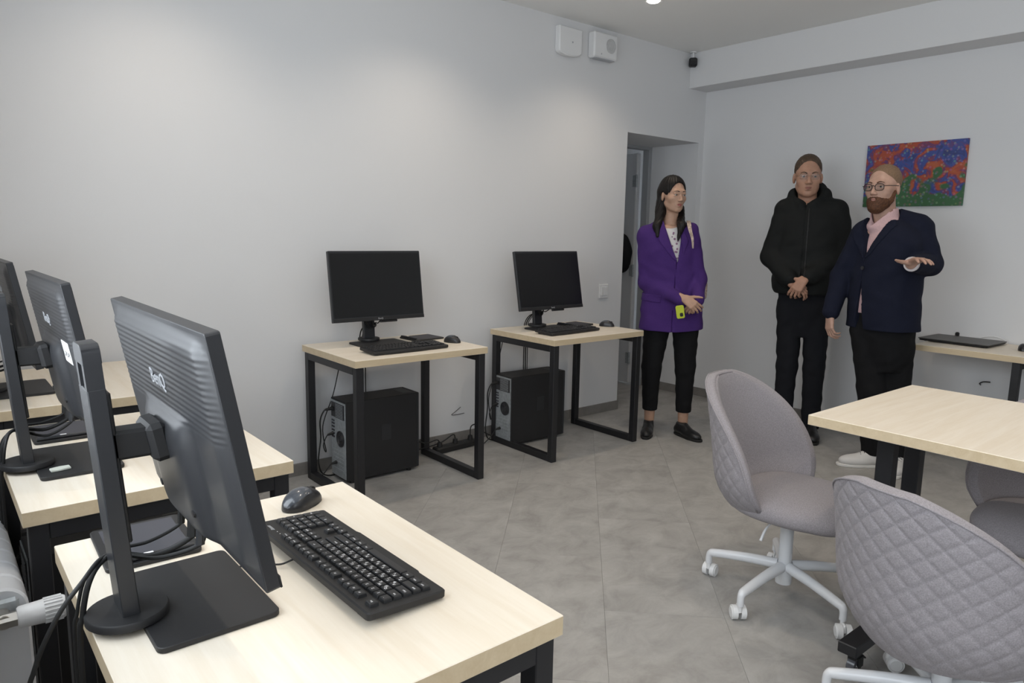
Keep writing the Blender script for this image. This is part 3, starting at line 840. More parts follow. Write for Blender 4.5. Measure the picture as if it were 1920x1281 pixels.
# ---------------------------------------------------------------- keyboards
ROWS = [
    [('Esc', 0, 1)] + [('F%d' % (k + 1), 2 + k + 0.5 * (k // 4), 1) for k in range(12)] + [('PrtSc', 15.25, 1), ('ScrLk', 16.25, 1), ('Pause', 17.25, 1)],
    [(c, k, 1) for k, c in enumerate('`1234567890-=')] + [('\u2190', 13, 2), ('Ins', 15.25, 1), ('Home', 16.25, 1), ('PgUp', 17.25, 1), ('Num', 18.5, 1), ('/', 19.5, 1), ('*', 20.5, 1), ('-', 21.5, 1)],
    [('Tab', 0, 1.5)] + [(c, 1.5 + k, 1) for k, c in enumerate('QWERTYUIOP[]')] + [('\\', 13.5, 1.5), ('Del', 15.25, 1), ('End', 16.25, 1), ('PgDn', 17.25, 1), ('7', 18.5, 1), ('8', 19.5, 1), ('9', 20.5, 1), ('+', 21.5, 1, 2)],
    [('Caps', 0, 1.75)] + [(c, 1.75 + k, 1) for k, c in enumerate("ASDFGHJKL;'")] + [('Enter', 12.75, 2.25), ('4', 18.5, 1), ('5', 19.5, 1), ('6', 20.5, 1)],
    [('Shift', 0, 2.25)] + [(c, 2.25 + k, 1) for k, c in enumerate('ZXCVBNM,./')] + [('Shift', 12.25, 2.75), ('\u2191', 16.25, 1), ('1', 18.5, 1), ('2', 19.5, 1), ('3', 20.5, 1), ('Ent', 21.5, 1, 2)],
    [('Ctrl', 0, 1.25), ('Win', 1.25, 1.25), ('Alt', 2.5, 1.25), ('', 3.75, 6.25), ('Alt', 10, 1.25), ('Win', 11.25, 1.25), ('Menu', 12.5, 1.25), ('Ctrl', 13.75, 1.25), ('\u2190', 15.25, 1), ('\u2193', 16.25, 1), ('\u2192', 17.25, 1), ('0', 18.5, 2), ('.', 20.5, 1)],
]
CYR = dict(zip("QWERTYUIOP[]ASDFGHJKL;'ZXCVBNM,.", '\u0419\u0426\u0423\u041a\u0415\u041d\u0413\u0428\u0429\u0417\u0425\u0407\u0424\u0406\u0412\u0410\u041f\u0420\u041e\u041b\u0414\u0416\u0404\u042f\u0427\u0421\u041c\u0418\u0422\u042c\u0411\u042e'))
def make_keyboard(label, x, y, rotz, detail):
    KW, KD, U, V = 0.456, 0.152, 0.0190, 0.0188
    o = thing('keyboard', label, 'keyboard', (x, y, DZ), rotz, 'black full-size keyboards')
    tilt = Matrix.Rotation(R(3.2), 4, 'X')
    body = MB()
    prof = rrect(KW, KD, 0.008, 4)
    body.prism(prof, 0.004, 0.0185, ch=0.0025, M=Matrix.Translation((0, 0, 0.003)) @ tilt)
    # palm lip curving out in front of the space bar
    lip = [(-0.16, -0.070), (-0.135, -0.081), (0.075, -0.081), (0.105, -0.070)]
    body.prism([(p[0], p[1]) for p in lip], 0.005, 0.0165, ch=0.002, M=Matrix.Translation((0, 0, 0.003)) @ tilt)
    body.build('case', M_PLAST_M, o, 35)
    for s in (-1, 1): MB().box((s * 0.19, 0.060, 0.0075), (0.03, 0.012, 0.015), ch=0.002).build('foot', M_RUBBER, o)
    x0, y0 = -11.25 * U, 0.0545
    if detail:
        wl = MB()
        wl.box((-11.25 * U + 7.5 * U, -0.0185, 0.0196), (15.15 * U, 5.1 * V, 0.0010), M=tilt); wl.box((-11.25 * U + 16.75 * U, -0.0185, 0.0196), (3.1 * U, 5.1 * V, 0.0008), M=tilt); wl.box((9.25 * U, -0.0185, 0.0196), (4.1 * U, 5.1 * V, 0.0008), M=tilt)
        for (a, b) in ((0, 1), (2, 6), (6.5, 10.5), (11, 15), (15.25, 18.25)): wl.box((x0 + (a + b) / 2 * U, y0, 0.0203), ((b - a) * U + 0.001, V * 1.0, 0.0012), M=tilt)
        wl.build('key_well', M_INK, o)
    cache = {}
    allk = MB()
    for r_, row in enumerate(ROWS):
        yy = y0 - (r_ + (0.32 if r_ > 0 else 0)) * V
        for key in row:
            s, kx, kw = key[0], key[1], key[2]; kh = key[3] if len(key) > 3 else 1
            w, dd = kw * U - 0.0018, kh * V - 0.0018
            cx, cy = x0 + (kx + kw / 2) * U, yy - (kh - 1) * V / 2
            if (kw, kh) not in cache:
                kb = MB()
                a, b, hh, ins = w / 2, dd / 2, 0.0078, 0.0018
                tp = 0.0005
                vs = [(-a, -b, 0), (a, -b, 0), (a, b, 0), (-a, b, 0), (-a + ins * .6, -b + ins * .5, hh * .8), (a - ins * .6, -b + ins * .5, hh * .8), (a - ins * .6, b - ins, hh * .8), (-a + ins * .6, b - ins, hh * .8),
                      (-a + ins + tp, -b + ins, hh), (a - ins - tp, -b + ins, hh), (a - ins - tp, b - ins - tp * 2, hh), (-a + ins + tp, b - ins - tp * 2, hh)]
                fs = [(0, 3, 2, 1), (8, 9, 10, 11)]
                for q in (0, 4):
                    for k in range(4): fs.append((q + k, q + (k + 1) % 4, q + 4 + (k + 1) % 4, q + 4 + k))
                kb.add(vs, fs); cache[(kw, kh)] = (kb, kb.mesh('key', M_KEY) if detail else None)
            Mk = Matrix.Translation((cx, cy, 0.0205 + cy * math.tan(R(3.2))))
            if detail:
                ko = link_mesh('key', cache[(kw, kh)][1], o, loc=(cx, cy, 0.0205 + cy * math.tan(R(3.2))), rot=(R(3.2), 0, 0))
                if s:
                    sz = 0.0075 if len(s) == 1 else 0.0048
                    lm = text_mb(s, sz, 0.00012)
                    L2 = MB(); ox = -0.0030 if (len(s) == 1 and s in CYR) else (-0.0008)
                    if kw > 1.3 and len(s) > 1: ox = -w / 2 + 0.0085
                    L2.add(lm.v, lm.f, M=Matrix.Translation((ox, 0.0028 if len(s) == 1 and s in CYR else 0.0015, 0.00785)))
                    if s in CYR and kx < 14:
                        l5 = text_mb(CYR[s], 0.0070, 0.00012); L2.add(l5.v, l5.f, M=Matrix.Translation((0.0030, -0.0030, 0.00785)))
                    L2.build('legend', M_LEGEND, ko)
            else:
                kb = cache[(kw, kh)][0]
                allk.add(kb.v, kb.f, M=Mk @ tilt)
    if not detail:
        ko = allk.build('keys', M_KEY, o); ko['kind'] = 'stuff'
    else:
        l6 = MB()
        for k in range(5): l6.prism([(0.174 + 0.0052 * k, 0.0575), (0.1775 + 0.0052 * k, 0.0575), (0.1795 + 0.0052 * k, 0.0625 + (0.0015 if k == 0 else 0)), (0.1760 + 0.0052 * k, 0.0625 + (0.0015 if k == 0 else 0))], 0.0212, 0.0219, M=tilt)
        l6.build('maker_mark', M_LOGO, o)
        ld = MB()
        for k in range(3): ld.cyl((0.135 + 0.013 * k, 0.058, 0.0205), (0.135 + 0.013 * k, 0.058, 0.0221), 0.0011, n=8, M=tilt)
        ld.build('indicator', M_LEGEND, o)
    cd = MB(); cd.tube([(0.05, 0.074, 0.013), (0.055, 0.095, 0.008), (0.08, 0.115, 0.004), (0.10, 0.15, 0.004), (0.085, 0.21, 0.004), (0.02, 0.26, 0.004)] if detail else [(0.02, 0.074, 0.012), (0.02, 0.09, 0.005), (0.04, 0.105, 0.004)], 0.0018, 6, 6)
    cd.build('cable', M_RUBBER, o, 60)
    return o
M_KEY = mat('keycap_plastic', (0.016, 0.0165, 0.018), 0.42)
make_keyboard('large black keyboard with white key lettering on the nearest desk', -4.568, -2.556, R(90) + R(1.3), True)
make_keyboard('black keyboard on the left wall desk', -3.195, -0.515, R(1.5), False)
make_keyboard('black keyboard on the wall desk beside the woman', -1.975, -0.480, R(4), False)

# ---------------------------------------------------------------- mice
def make_mouse(label, x, y, rotz, s=1.0):
    o = thing('computer_mouse', label, 'mouse', (x, y, DZ), rotz, 'black computer mice')
    Lm, Wm, Hm = 0.107 * s, 0.064 * s, 0.040 * s
    def sec(i, j, k=1.0):
        t = j; yy = (t - 0.5) * Lm
        e = max(0.0, 1 - abs(2 * t - 1) ** 2.6) ** 0.5
        w = Wm / 2 * e * (0.92 + 0.08 * math.cos((t - 0.75) * 6))
        hh = Hm * e ** 0.8 * (0.62 + 0.38 * math.sin(math.pi * min(1, max(0, (t * 0.92 + 0.02)))) ** 1.0)
        a = math.pi * i
        return Vector((w * k * math.copysign(abs(math.cos(a)) ** 0.8, math.cos(a)), yy, 0.0012 + hh * k * math.sin(a) ** 0.75))
    b = MB(); b.grid(lambda i, j: sec(i, 0.5 - 0.5 * math.cos(math.pi * j)), 28, 40, flip=False)
    b.build('body', M_MOUSE, o, 180)
    MB().prism([(Wm * 0.46 * math.cos(R(a)) * (1), Lm * 0.46 * math.sin(R(a))) for a in range(0, 360, 15)], 0, 0.003).build('sole', M_RUBBER, o)
    top = MB(); top.grid(lambda i, j: sec(0.24 + 0.52 * i, 0.40 + 0.58 * j, 1.012), 16, 24); top.build('palm_cover', M_MOUSE2, o, 180)
    bl = MB(); bl.tube([sec(0.5, 0.05 + 0.3 * k / 5, 1.006) for k in range(6)], 0.0007, 5, 2); bl.build('button_gap', M_INK, o)
    w0 = sec(0.5, 0.22); MB().cyl(w0 + Vector((-0.0035, 0, -0.006)), w0 + Vector((0.0035, 0, -0.006)), 0.0095 * s, n=16).build('scroll_wheel', M_RUBBER, o, 40)
    return o
M_MOUSE = mat('mouse_black', (0.018, 0.018, 0.020), 0.32)
M_MOUSE2 = mat('mouse_slate_gloss', (0.055, 0.062, 0.075), 0.25, coat=0.4)
make_mouse('slate and black computer mouse on the nearest desk', -4.507, -2.235, R(112), 1.0)
make_mouse('black computer mouse on the left wall desk', -2.835, -0.43, R(20), 1.0)
make_mouse('black computer mouse on the wall desk beside the woman', -1.545, -0.415, R(25), 1.0)
make_mouse('black computer mouse beside the closed laptop, cut off at the right edge', -0.25, -2.475, R(-80), 1.0)

# ---------------------------------------------------------------- drawing tablets
def make_tablet(label, x, y, rotz):
    o = thing('drawing_tablet', label, 'drawing tablet', (x, y, DZ), rotz, 'black drawing tablets beside the monitors')
    MB().prism(rrect(0.205, 0.165, 0.010, 4), 0.0, 0.0088, ch=0.0015).build('body', M_PLAST_M, o, 35)
    MB().box((0.008, 0, 0.0090), (0.165, 0.135, 0.0006)).build('active_area', M_INK, o)
    pn = MB().tube([(-0.088, -0.07, 0.0130), (-0.090, -0.03, 0.0135), (-0.091, 0.045, 0.0135), (-0.091, 0.075, 0.0125)], lambda t: 0.0038 + 0.0015 * math.sin(min(1, t * 1.6) * math.pi / 2), 10, 6).build('pen', M_PLAST, o, 60)
    MB().box((-0.0905, 0.01, 0.0190), (0.005, 0.016, 0.001)).build('pen_button', M_LEGEND, pn)
    return o
make_tablet('black drawing tablet behind the base of the nearest monitor', -4.835, -2.240, R(88))
make_tablet('black drawing tablet behind the stickered monitor', -4.840, -1.262, R(90))
make_tablet('black drawing tablet on the left wall desk behind the keyboard', -2.900, -0.215, R(3))
make_tablet('black drawing tablet on the wall desk beside the woman behind the keyboard', -1.68, -0.245, R(5))

# small pale paper slip on the stickered monitor's base
o = tag(MB().prism([(-0.022, -0.011), (0.0, -0.014), (0.022, -0.012), (0.024, 0.008), (0.004, 0.013), (-0.020, 0.010)], 0.0, 0.006, ch=0.0015).build('eraser', mat('pale_grey_green_rubber', (0.55, 0.57, 0.50), 0.6), None, None, (-4.902, -1.672, DZ + 0.0097), (0, 0, R(10))),
        'small pale grey eraser lying on the base of the stickered monitor', 'eraser')

# closed laptop on the right wall desk
lp = thing('laptop', 'closed dark grey laptop on the desk along the right wall', 'laptop', (-0.205, -2.137, DZ), R(-92))
MB().prism(rrect(0.380, 0.30, 0.012, 4), 0.004, 0.014, ch=0.004).build('base', M_PLAST_M, lp, 35)
MB().prism(rrect(0.392, 0.306, 0.013, 4), 0.0142, 0.0200, ch=0.002).build('lid', mat('graphite_lid', (0.075, 0.073, 0.070), 0.45), lp, 35)
MB().cyl((-0.15, 0.152, 0.014), (0.15, 0.152, 0.014), 0.0060, n=12).build('hinge', M_PLAST_M, lp, 40)
for sx in (-1, 1):
    for sy in (-1, 1): MB().cyl((sx * 0.16, sy * 0.12, 0), (sx * 0.16, sy * 0.12, 0.005), 0.008, n=10).build('foot', M_RUBBER, lp)
cb = MB(); cb.tube([(0.02, 0.165, 0.006), (0.06, 0.172, 0.030), (0.12, 0.17, 0.038), (0.17, 0.172, 0.025), (0.19, 0.165, 0.005)], 0.0035, 8, 6); cb.build('cable', M_WHITEPL, lp, 60)
MB().box((-0.09, 0.165, 0.021), (0.022, 0.022, 0.042), ch=0.006).build('adapter', M_RUBBER, lp)

# power strip on the floor between the wall desks
ps = thing('power_strip', 'black power strip with plugs on the floor between the two wall desks', 'power strip', (-2.590, -0.120, 0), R(4))
MB().box((0, 0, 0.022), (0.33, 0.062, 0.040), ch=0.008).build('body', M_RUBBER, ps)
for k in range(5):
    sk = MB().lathe([(0.004, 0.040), (0.019, 0.040), (0.020, 0.043), (0.004, 0.043)], 16, M=Matrix.Translation((-0.125 + 0.062 * k, 0, 0))).build('socket', M_PLAST_M, ps)
for k in (0, 2, 4):
    pl = MB(); pl.cyl((-0.125 + 0.062 * k, 0, 0.043), (-0.125 + 0.062 * k, 0, 0.070), 0.018, 0.014, n=14); pl.build('plug', M_RUBBER, ps, 40)
for pts in ([(-0.125, 0, 0.07), (-0.15, 0.0, 0.09), (-0.22, 0.01, 0.08), (-0.27, 0.04, 0.095), (-0.34, 0.06, 0.09), (-0.42, 0.05, 0.07), (-0.46, 0.04, 0.02)],
            [(0.0, 0, 0.07), (-0.02, 0, 0.10), (-0.10, 0.02, 0.06), (-0.25, 0.03, 0.045), (-0.40, 0.045, 0.05), (-0.47, 0.05, 0.03)],
            [(0.123, 0, 0.07), (0.125, 0.0, 0.115), (0.15, 0.01, 0.13), (0.20, 0.02, 0.12), (0.26, 0.02, 0.06), (0.33, 0.0, 0.02)]):
    cb = MB(); cb.tube(pts, 0.0038, 8, 7); cb.build('cable', M_RUBBER, ps, 60)
bl = MB().box((-0.44, 0.04, 0.042), (0.05, 0.05, 0.065), ch=0.010).build('plug_block', M_RUBBER, ps)

# loose lead hanging from the wall beside the left wall desk's right leg
o = tag(MB().tube([(-2.47, -0.006, 0.235), (-2.52, -0.02, 0.215), (-2.545, -0.012, 0.195), (-2.50, -0.010, 0.190), (-2.44, -0.006, 0.190)], 0.002, 6, 6).build('wall_lead', M_GREYPL, None, 60),
        'thin grey lead sticking out of the back wall between the desks', 'cable')
o = tag(MB().tube([(-0.001, -2.205, 0.470), (-0.020, -2.205, 0.482), (-0.024, -2.225, 0.496), (-0.022, -2.262, 0.500)], 0.004, 6, 6).build('wall_lead', M_GREYPL, None, 60),
        'short grey lead poking from the right wall below the laptop', 'cable')

# ================================================================ wall fixtures
# painting on the right wall
pt = thing('painting', 'unframed abstract canvas of red, blue and green dabs on the right wall', 'painting', (-0.002, -1.680, 1.798), R(-90))
MB().box((0, -0.011, 0), (0.622, 0.018, 0.414), ch=0.001).build('canvas', M_CANVAS, pt)
MB().box((0, -0.0015, 0), (0.60, 0.003, 0.39)).build('stretcher_frame', M_WOOD, pt)
# siren and speaker near the ceiling
s1 = thing('alarm_siren', 'white curved-bottom box high on the back wall, left of two', 'siren', (-1.608, 0, 2.650))
poly = [(0.105, 0.092), (-0.105, 0.092), (-0.105, -0.055)] + [(-0.105 + 0.105 * (1 - math.cos(R(a))), -0.055 - 0.035 * math.sin(R(a)) ** 0.8) for a in range(12, 180, 12)] + [(0.105, -0.055)]
MB().prism(poly, 0.001, 0.050, ch=0.006, M=Matrix.Rotation(R(90), 4, 'X')).build('cover', M_WHITEPL, s1, 35)
MB().cyl((0.015, -0.049, 0.0), (0.015, -0.0515, 0.0), 0.006, n=12).build('led_window', M_LOGO, s1)
s2 = thing('wall_speaker', 'white square wall speaker with a round grille high on the back wall', 'speaker', (-1.283, 0, 2.676))
MB().box((0, -0.034, 0), (0.235, 0.066, 0.172), ch=0.010).build('case', M_WHITEPL, s2)
sg = MB()
sg.lathe([(0.050, 0.0), (0.049, 0.004), (0.045, 0.004), (0.044, 0.0015), (0.038, 0.0015), (0.037, 0.004), (0.033, 0.004), (0.032, 0.0015), (0.026, 0.0015), (0.025, 0.004), (0.021, 0.004), (0.020, 0.0015), (0.012, 0.0015), (0.011, 0.004), (0.001, 0.004)], 28, M=Matrix.Translation((0.048, -0.0665, 0.005)) @ Matrix.Rotation(R(90), 4, 'X'))
sg.build('grille', mat('pale_grey_grille', (0.55, 0.55, 0.55), 0.5), s2)
MB().box((0, -0.036, -0.0885), (0.20, 0.050, 0.006), ch=0.001).build('lower_vent', M_LOGO, s2)
MB().cyl((-0.045, -0.066, -0.06), (-0.045, -0.069, -0.06), 0.005, n=10).build('led', M_LOGO, s2)
# security camera at the beam corner
sc_ = thing('security_camera', 'small black security camera at the ceiling corner by the beam', 'camera', (-0.262, -0.045, 2.728), R(-50))
MB().box((0, 0, 0), (0.062, 0.062, 0.066), ch=0.010).build('body', M_PLAST_M, sc_)
MB().cyl((0, -0.031, -0.006), (0, -0.037, -0.006), 0.018, n=20).build('lens', M_SCREEN, sc_, 40)
mt_ = MB(); mt_.cyl((0, 0.0, 0.030), (0, 0.0, 0.079), 0.008, n=10); mt_.cyl((0, 0, 0.072), (0, 0, 0.0795), 0.026, n=20); mt_.build('mount', M_WHITEPL, sc_, 40)
# light switch
ls = thing('light_switch', 'white double light switch on the back wall beside the doorway', 'light switch', (-1.152, 0, 0.945))
MB().box((0, -0.005, 0), (0.092, 0.009, 0.104), ch=0.002).build('plate', M_WHITEPL, ls)
for s in (-1, 1): MB().box((s * 0.0150, -0.011, 0), (0.028, 0.006, 0.064), ch=0.0012).build('rocker', M_WHITEPL, ls)

# radiator under the window, with its thermostat head
rd = thing('radiator', 'white sectional radiator at the left edge beside the nearest desk', 'radiator', (-5.062, -1.475, 0))
ry0, n_sec = -0.545, 14
for k in range(n_sec):
    yy = ry0 + 0.04 + 0.079 * k
    sc2 = MB()
    prof = []
    for a in range(0, 181, 15): prof.append((0.048 * math.cos(R(a)), 0.585 + 0.048 * math.sin(R(a))))
    for a in range(180, 361, 15): prof.append((0.048 * math.cos(R(a)), 0.115 + 0.030 * math.sin(R(a))))
    sc2.prism(prof, -0.0375, 0.0375, ch=0.005, M=Matrix.Translation((0, yy, 0)) @ Matrix.Rotation(R(90), 4, 'X'))
    sc2.build('section', M_WHITEMT, rd, 35)
MB().box((0, ry0 - 0.008, 0.585), (0.060, 0.014, 0.060), ch=0.006).build('end_boss', M_SILVER, rd)
pv = MB(); pv.cyl((0, ry0 - 0.055, 0.585), (0, ry0 - 0.010, 0.585), 0.014, n=16); pv.cyl((-0.20, ry0 - 0.045, 0.585), (0.012, ry0 - 0.045, 0.585), 0.011, n=16); pv.cyl((-0.008, ry0 - 0.045, 0.585), (0.022, ry0 - 0.045, 0.585), 0.016, n=6)
pv.build('valve_pipe', mat('nickel_pipe', (0.55, 0.52, 0.48), 0.3, 0.9), rd, 40)
th = MB(); TM = Matrix.Translation((0.022, ry0 - 0.045, 0.585)) @ Matrix.Rotation(R(90), 4, 'Y')
th.lathe([(0.019, 0.0), (0.022, 0.004), (0.024, 0.045), (0.024, 0.052), (0.0235, 0.080), (0.021, 0.084), (0.002, 0.085)], 28, M=TM)
th_ = th.build('thermostat_head', M_WHITEPL, rd, 35)
rb = MB()
for k in range(20):
    a = 2 * math.pi * k / 20
    rb.box((0.0245 * math.cos(a), 0.0245 * math.sin(a), 0.062), (0.0028, 0.0028, 0.032), M=TM)
rb.build('grip_ribs', M_WHITEPL, th_)
lowp = MB(); lowp.cyl((0, ry0 + 0.03, 0.115), (0, ry0 - 0.06, 0.115), 0.011, n=12); lowp.cyl((0, ry0 - 0.06, 0.115), (0, ry0 - 0.06, 0.004), 0.011, n=12); lowp.build('return_pipe', M_WHITEMT, rd, 40)
for k in (3, 10): MB().box((-0.141, ry0 + 0.08 * k, 0.50), (0.190, 0.02, 0.02)).build('wall_bracket', M_WHITEMT, rd)

# ================================================================ people: smooth solids meshed with surface nets
def dense(z0, z1, fine, coarse):
    """coordinates from z0 to z1: fine list [(a,b,h)], coarse step elsewhere"""
    out = [z0]; z = z0
    while z < z1:
        h = coarse
        for (a, b, hh) in fine:
            if a - coarse <= z <= b: h = hh
        z += h; out.append(z)
    return np.array(out, dtype=np.float32)

def smin(a, b, k):
    if k <= 0: return np.minimum(a, b)
    h = np.clip(0.5 + 0.5 * (b - a) / k, 0, 1)
    return b + (a - b) * h - k * h * (1 - h)

class Field:
    BIG = 0.06
    def __init__(self, xs, ys, zs):
        self.xs, self.ys, self.zs = [np.asarray(a, dtype=np.float32) for a in (xs, ys, zs)]
        self.F = np.full((len(self.xs), len(self.ys), len(self.zs)), self.BIG, dtype=np.float32)
    def like(self):
        f = Field.__new__(Field); f.xs, f.ys, f.zs = self.xs, self.ys, self.zs
        f.F = np.full_like(self.F, self.BIG); return f
    def copy(self):
        f = self.like(); f.F = self.F.copy(); return f
    def _ix(self, lo, hi):
        sl, co = [], []
        for a, l, h in zip((self.xs, self.ys, self.zs), lo, hi):
            i0 = max(int(np.searchsorted(a, l)) - 1, 0); i1 = min(int(np.searchsorted(a, h)) + 1, len(a))
            sl.append(slice(i0, i1)); co.append(a[i0:i1])
        X = co[0][:, None, None]; Y = co[1][None, :, None]; Z = co[2][None, None, :]
        return tuple(sl), X, Y, Z
    def all(self): return self.xs[:, None, None], self.ys[None, :, None], self.zs[None, None, :]
    def add(self, prim, k=0.02):
        fn, lo, hi = prim
        m = 0.03 + k
        sl, X, Y, Z = self._ix([v - m for v in lo], [v + m for v in hi])
        if any(s.stop <= s.start for s in sl): return self
        self.F[sl] = smin(self.F[sl], fn(X, Y, Z).astype(np.float32), k)
        return self
    def cut(self, prim, k=0.0):
        fn, lo, hi = prim
        sl, X, Y, Z = self._ix([v - 0.02 for v in lo], [v + 0.02 for v in hi])
        if any(s.stop <= s.start for s in sl): return self
        self.F[sl] = -smin(-self.F[sl], fn(X, Y, Z).astype(np.float32), k)
        return self
    def keep(self, arr, k=0.0):
        self.F = -smin(-self.F, -(np.zeros_like(self.F) + arr.astype(np.float32)), k); return self
    def above(self, z, k=0.0): return self.keep(z - self.all()[2], k)
    def below(self, z, k=0.0): return self.keep(self.all()[2] - z, k)
    def wrinkle(self, amp, sc, seed=0.0):
        X, Y, Z = self.all()
        w = (np.sin(X * sc + 3.1 * np.sin(Z * sc * 0.7 + seed)) * np.sin(Y * sc * 0.9 + seed + 2.0 * np.sin(Z * sc * 0.45)) + 0.6 * np.sin(Z * sc * 1.3 + 2.2 * np.sin(X * sc * 0.8 + seed)) )
        self.F += (amp * w).astype(np.float32); return self
    def mesh(self, name, material, parent=None):
        F = self.F; ins = F < 0
        c = ins[:-1, :-1, :-1].astype(np.int8)
        tot = np.zeros_like(c)
        for dx in (0, 1):
            for dy in (0, 1):
                for dz in (0, 1):
                    tot += ins[dx:dx + c.shape[0], dy:dy + c.shape[1], dz:dz + c.shape[2]]
        act = np.argwhere((tot > 0) & (tot < 8))
        if len(act) == 0: return None
        idx = np.full(c.shape, -1, dtype=np.int32); idx[tuple(act.T)] = np.arange(len(act))
        P = np.zeros((len(act), 3)); n = np.zeros(len(act))
        co = (self.xs, self.ys, self.zs)
        for ax in range(3):
            o = [a for a in range(3) if a != ax]
            for p in (0, 1):
                for q in (0, 1):
                    a = act.copy(); a[:, o[0]] += p; a[:, o[1]] += q
                    b = a.copy(); b[:, ax] += 1
                    fa, fb = F[tuple(a.T)], F[tuple(b.T)]
                    m = (fa < 0) != (fb < 0)
                    t = np.where(m, fa / np.where(fa - fb == 0, 1, fa - fb), 0)
                    pos = np.stack([co[d][a[:, d]] for d in range(3)], 1).astype(np.float64)
                    pos[:, ax] += t * (co[ax][b[:, ax]] - co[ax][a[:, ax]])
                    P[m] += pos[m]; n[m] += 1
        P /= n[:, None]
        quads = []
        for ax in range(3):
            o1, o2 = [(1, 2), (2, 0), (0, 1)][ax]
            sa = [slice(None)] * 3; sb = [slice(None)] * 3
            sa[ax] = slice(0, -1); sb[ax] = slice(1, None)
            A, B = ins[tuple(sa)], ins[tuple(sb)]
            e = np.argwhere(A != B)
            e = e[(e[:, o1] > 0) & (e[:, o2] > 0) & (e[:, o1] < F.shape[o1] - 1) & (e[:, o2] < F.shape[o2] - 1)]
            if len(e) == 0: continue
            flip = A[tuple(e.T)]
            def cell(d1, d2):
                g = e.copy(); g[:, o1] += d1; g[:, o2] += d2; return idx[tuple(g.T)]
            q = np.stack([cell(-1, -1), cell(0, -1), cell(0, 0), cell(-1, 0)], 1)
            q[~flip] = q[~flip][:, ::-1]
            quads.append(q)
        Q = np.concatenate(quads); Q = Q[(Q >= 0).all(1)]
        me = bpy.data.meshes.new(name)
        me.vertices.add(len(P)); me.vertices.foreach_set('co', P.astype(np.float32).ravel())
        me.loops.add(len(Q) * 4); me.loops.foreach_set('vertex_index', Q.astype(np.int32).ravel())
        me.polygons.add(len(Q)); me.polygons.foreach_set('loop_start', np.arange(0, len(Q) * 4, 4, dtype=np.int32))
        me.polygons.foreach_set('loop_total', np.full(len(Q), 4, dtype=np.int32))
        me.polygons.foreach_set('use_smooth', np.ones(len(Q), dtype=bool))
        me.update(calc_edges=True); me.validate()
        me.materials.append(material)
        return link_mesh(name, me, parent)

def cap(a, b, ra, rb=None):
    rb = ra if rb is None else rb
    a = np.array(a, dtype=np.float32); b = np.array(b, dtype=np.float32); d = b - a; dd = float(d @ d) + 1e-9
    def fn(X, Y, Z):
        t = np.clip(((X - a[0]) * d[0] + (Y - a[1]) * d[1] + (Z - a[2]) * d[2]) / dd, 0, 1)
        return np.sqrt((X - a[0] - t * d[0]) ** 2 + (Y - a[1] - t * d[1]) ** 2 + (Z - a[2] - t * d[2]) ** 2) - (ra + (rb - ra) * t)
    r = max(ra, rb)
    return fn, np.minimum(a, b) - r, np.maximum(a, b) + r
def ell(c, r, M=None):
    c = np.array(c, dtype=np.float32)
    if M is not None: Mi = np.array(M.to_3x3().inverted(), dtype=np.float32)
    def fn(X, Y, Z):
        x, y, z = X - c[0], Y - c[1], Z - c[2]
        if M is not None: x, y, z = (Mi[0, 0] * x + Mi[0, 1] * y + Mi[0, 2] * z, Mi[1, 0] * x + Mi[1, 1] * y + Mi[1, 2] * z, Mi[2, 0] * x + Mi[2, 1] * y + Mi[2, 2] * z)
        k0 = np.sqrt((x / r[0]) ** 2 + (y / r[1]) ** 2 + (z / r[2]) ** 2)
        k1 = np.sqrt((x / r[0] ** 2) ** 2 + (y / r[1] ** 2) ** 2 + (z / r[2] ** 2) ** 2) + 1e-6
        return k0 * (k0 - 1) / k1
    R_ = max(r) if M is not None else None
    rr = np.array([R_] * 3) if M is not None else np.array(r)
    return fn, c - rr, c + rr
def loft(rows, p=2.3, yaw=0.0, grow=0.0):
    """rows (z, cx, cy, rx, ry) bottom to top, cross-sections are super-ellipses"""
    rows = np.array(sorted(rows), dtype=np.float64)
    zz = np.linspace(rows[0, 0], rows[-1, 0], 120)
    tab = []
    for col in range(1, 5):
        y = rows[:, col]; x = rows[:, 0]
        m = np.gradient(y, x)
        i = np.clip(np.searchsorted(x, zz) - 1, 0, len(x) - 2)
        h = x[i + 1] - x[i]; t = (zz - x[i]) / h
        tab.append((2 * t ** 3 - 3 * t ** 2 + 1) * y[i] + (t ** 3 - 2 * t ** 2 + t) * h * m[i] + (-2 * t ** 3 + 3 * t ** 2) * y[i + 1] + (t ** 3 - t ** 2) * h * m[i + 1])
    z0, z1 = rows[0, 0], rows[-1, 0]
    cyw, syw = math.cos(yaw), math.sin(yaw)
    def fn(X, Y, Z):
        Zc = np.clip(Z, z0, z1)
        cx, cy, rx, ry = [np.interp(Zc, zz, t).astype(np.float32) for t in tab]
        rx = rx + grow; ry = ry + grow
        x, y = X - cx, Y - cy
        x, y = cyw * x + syw * y, -syw * x + cyw * y
        k = ((np.abs(x) / rx) ** p + (np.abs(y) / ry) ** p + 1e-9) ** (1 / p)
        d = (k - 1) * np.minimum(rx, ry)
        dz = np.maximum(np.maximum(z0 - Z, Z - z1), 0)
        return np.where(dz > 0, np.sqrt(np.maximum(d, 0) ** 2 + dz ** 2), d)
    mr = max(rows[:, 3].max(), rows[:, 4].max()) + grow
    return fn, np.array([rows[:, 1].min() - mr, rows[:, 2].min() - mr, z0]), np.array([rows[:, 1].max() + mr, rows[:, 2].max() + mr, z1])
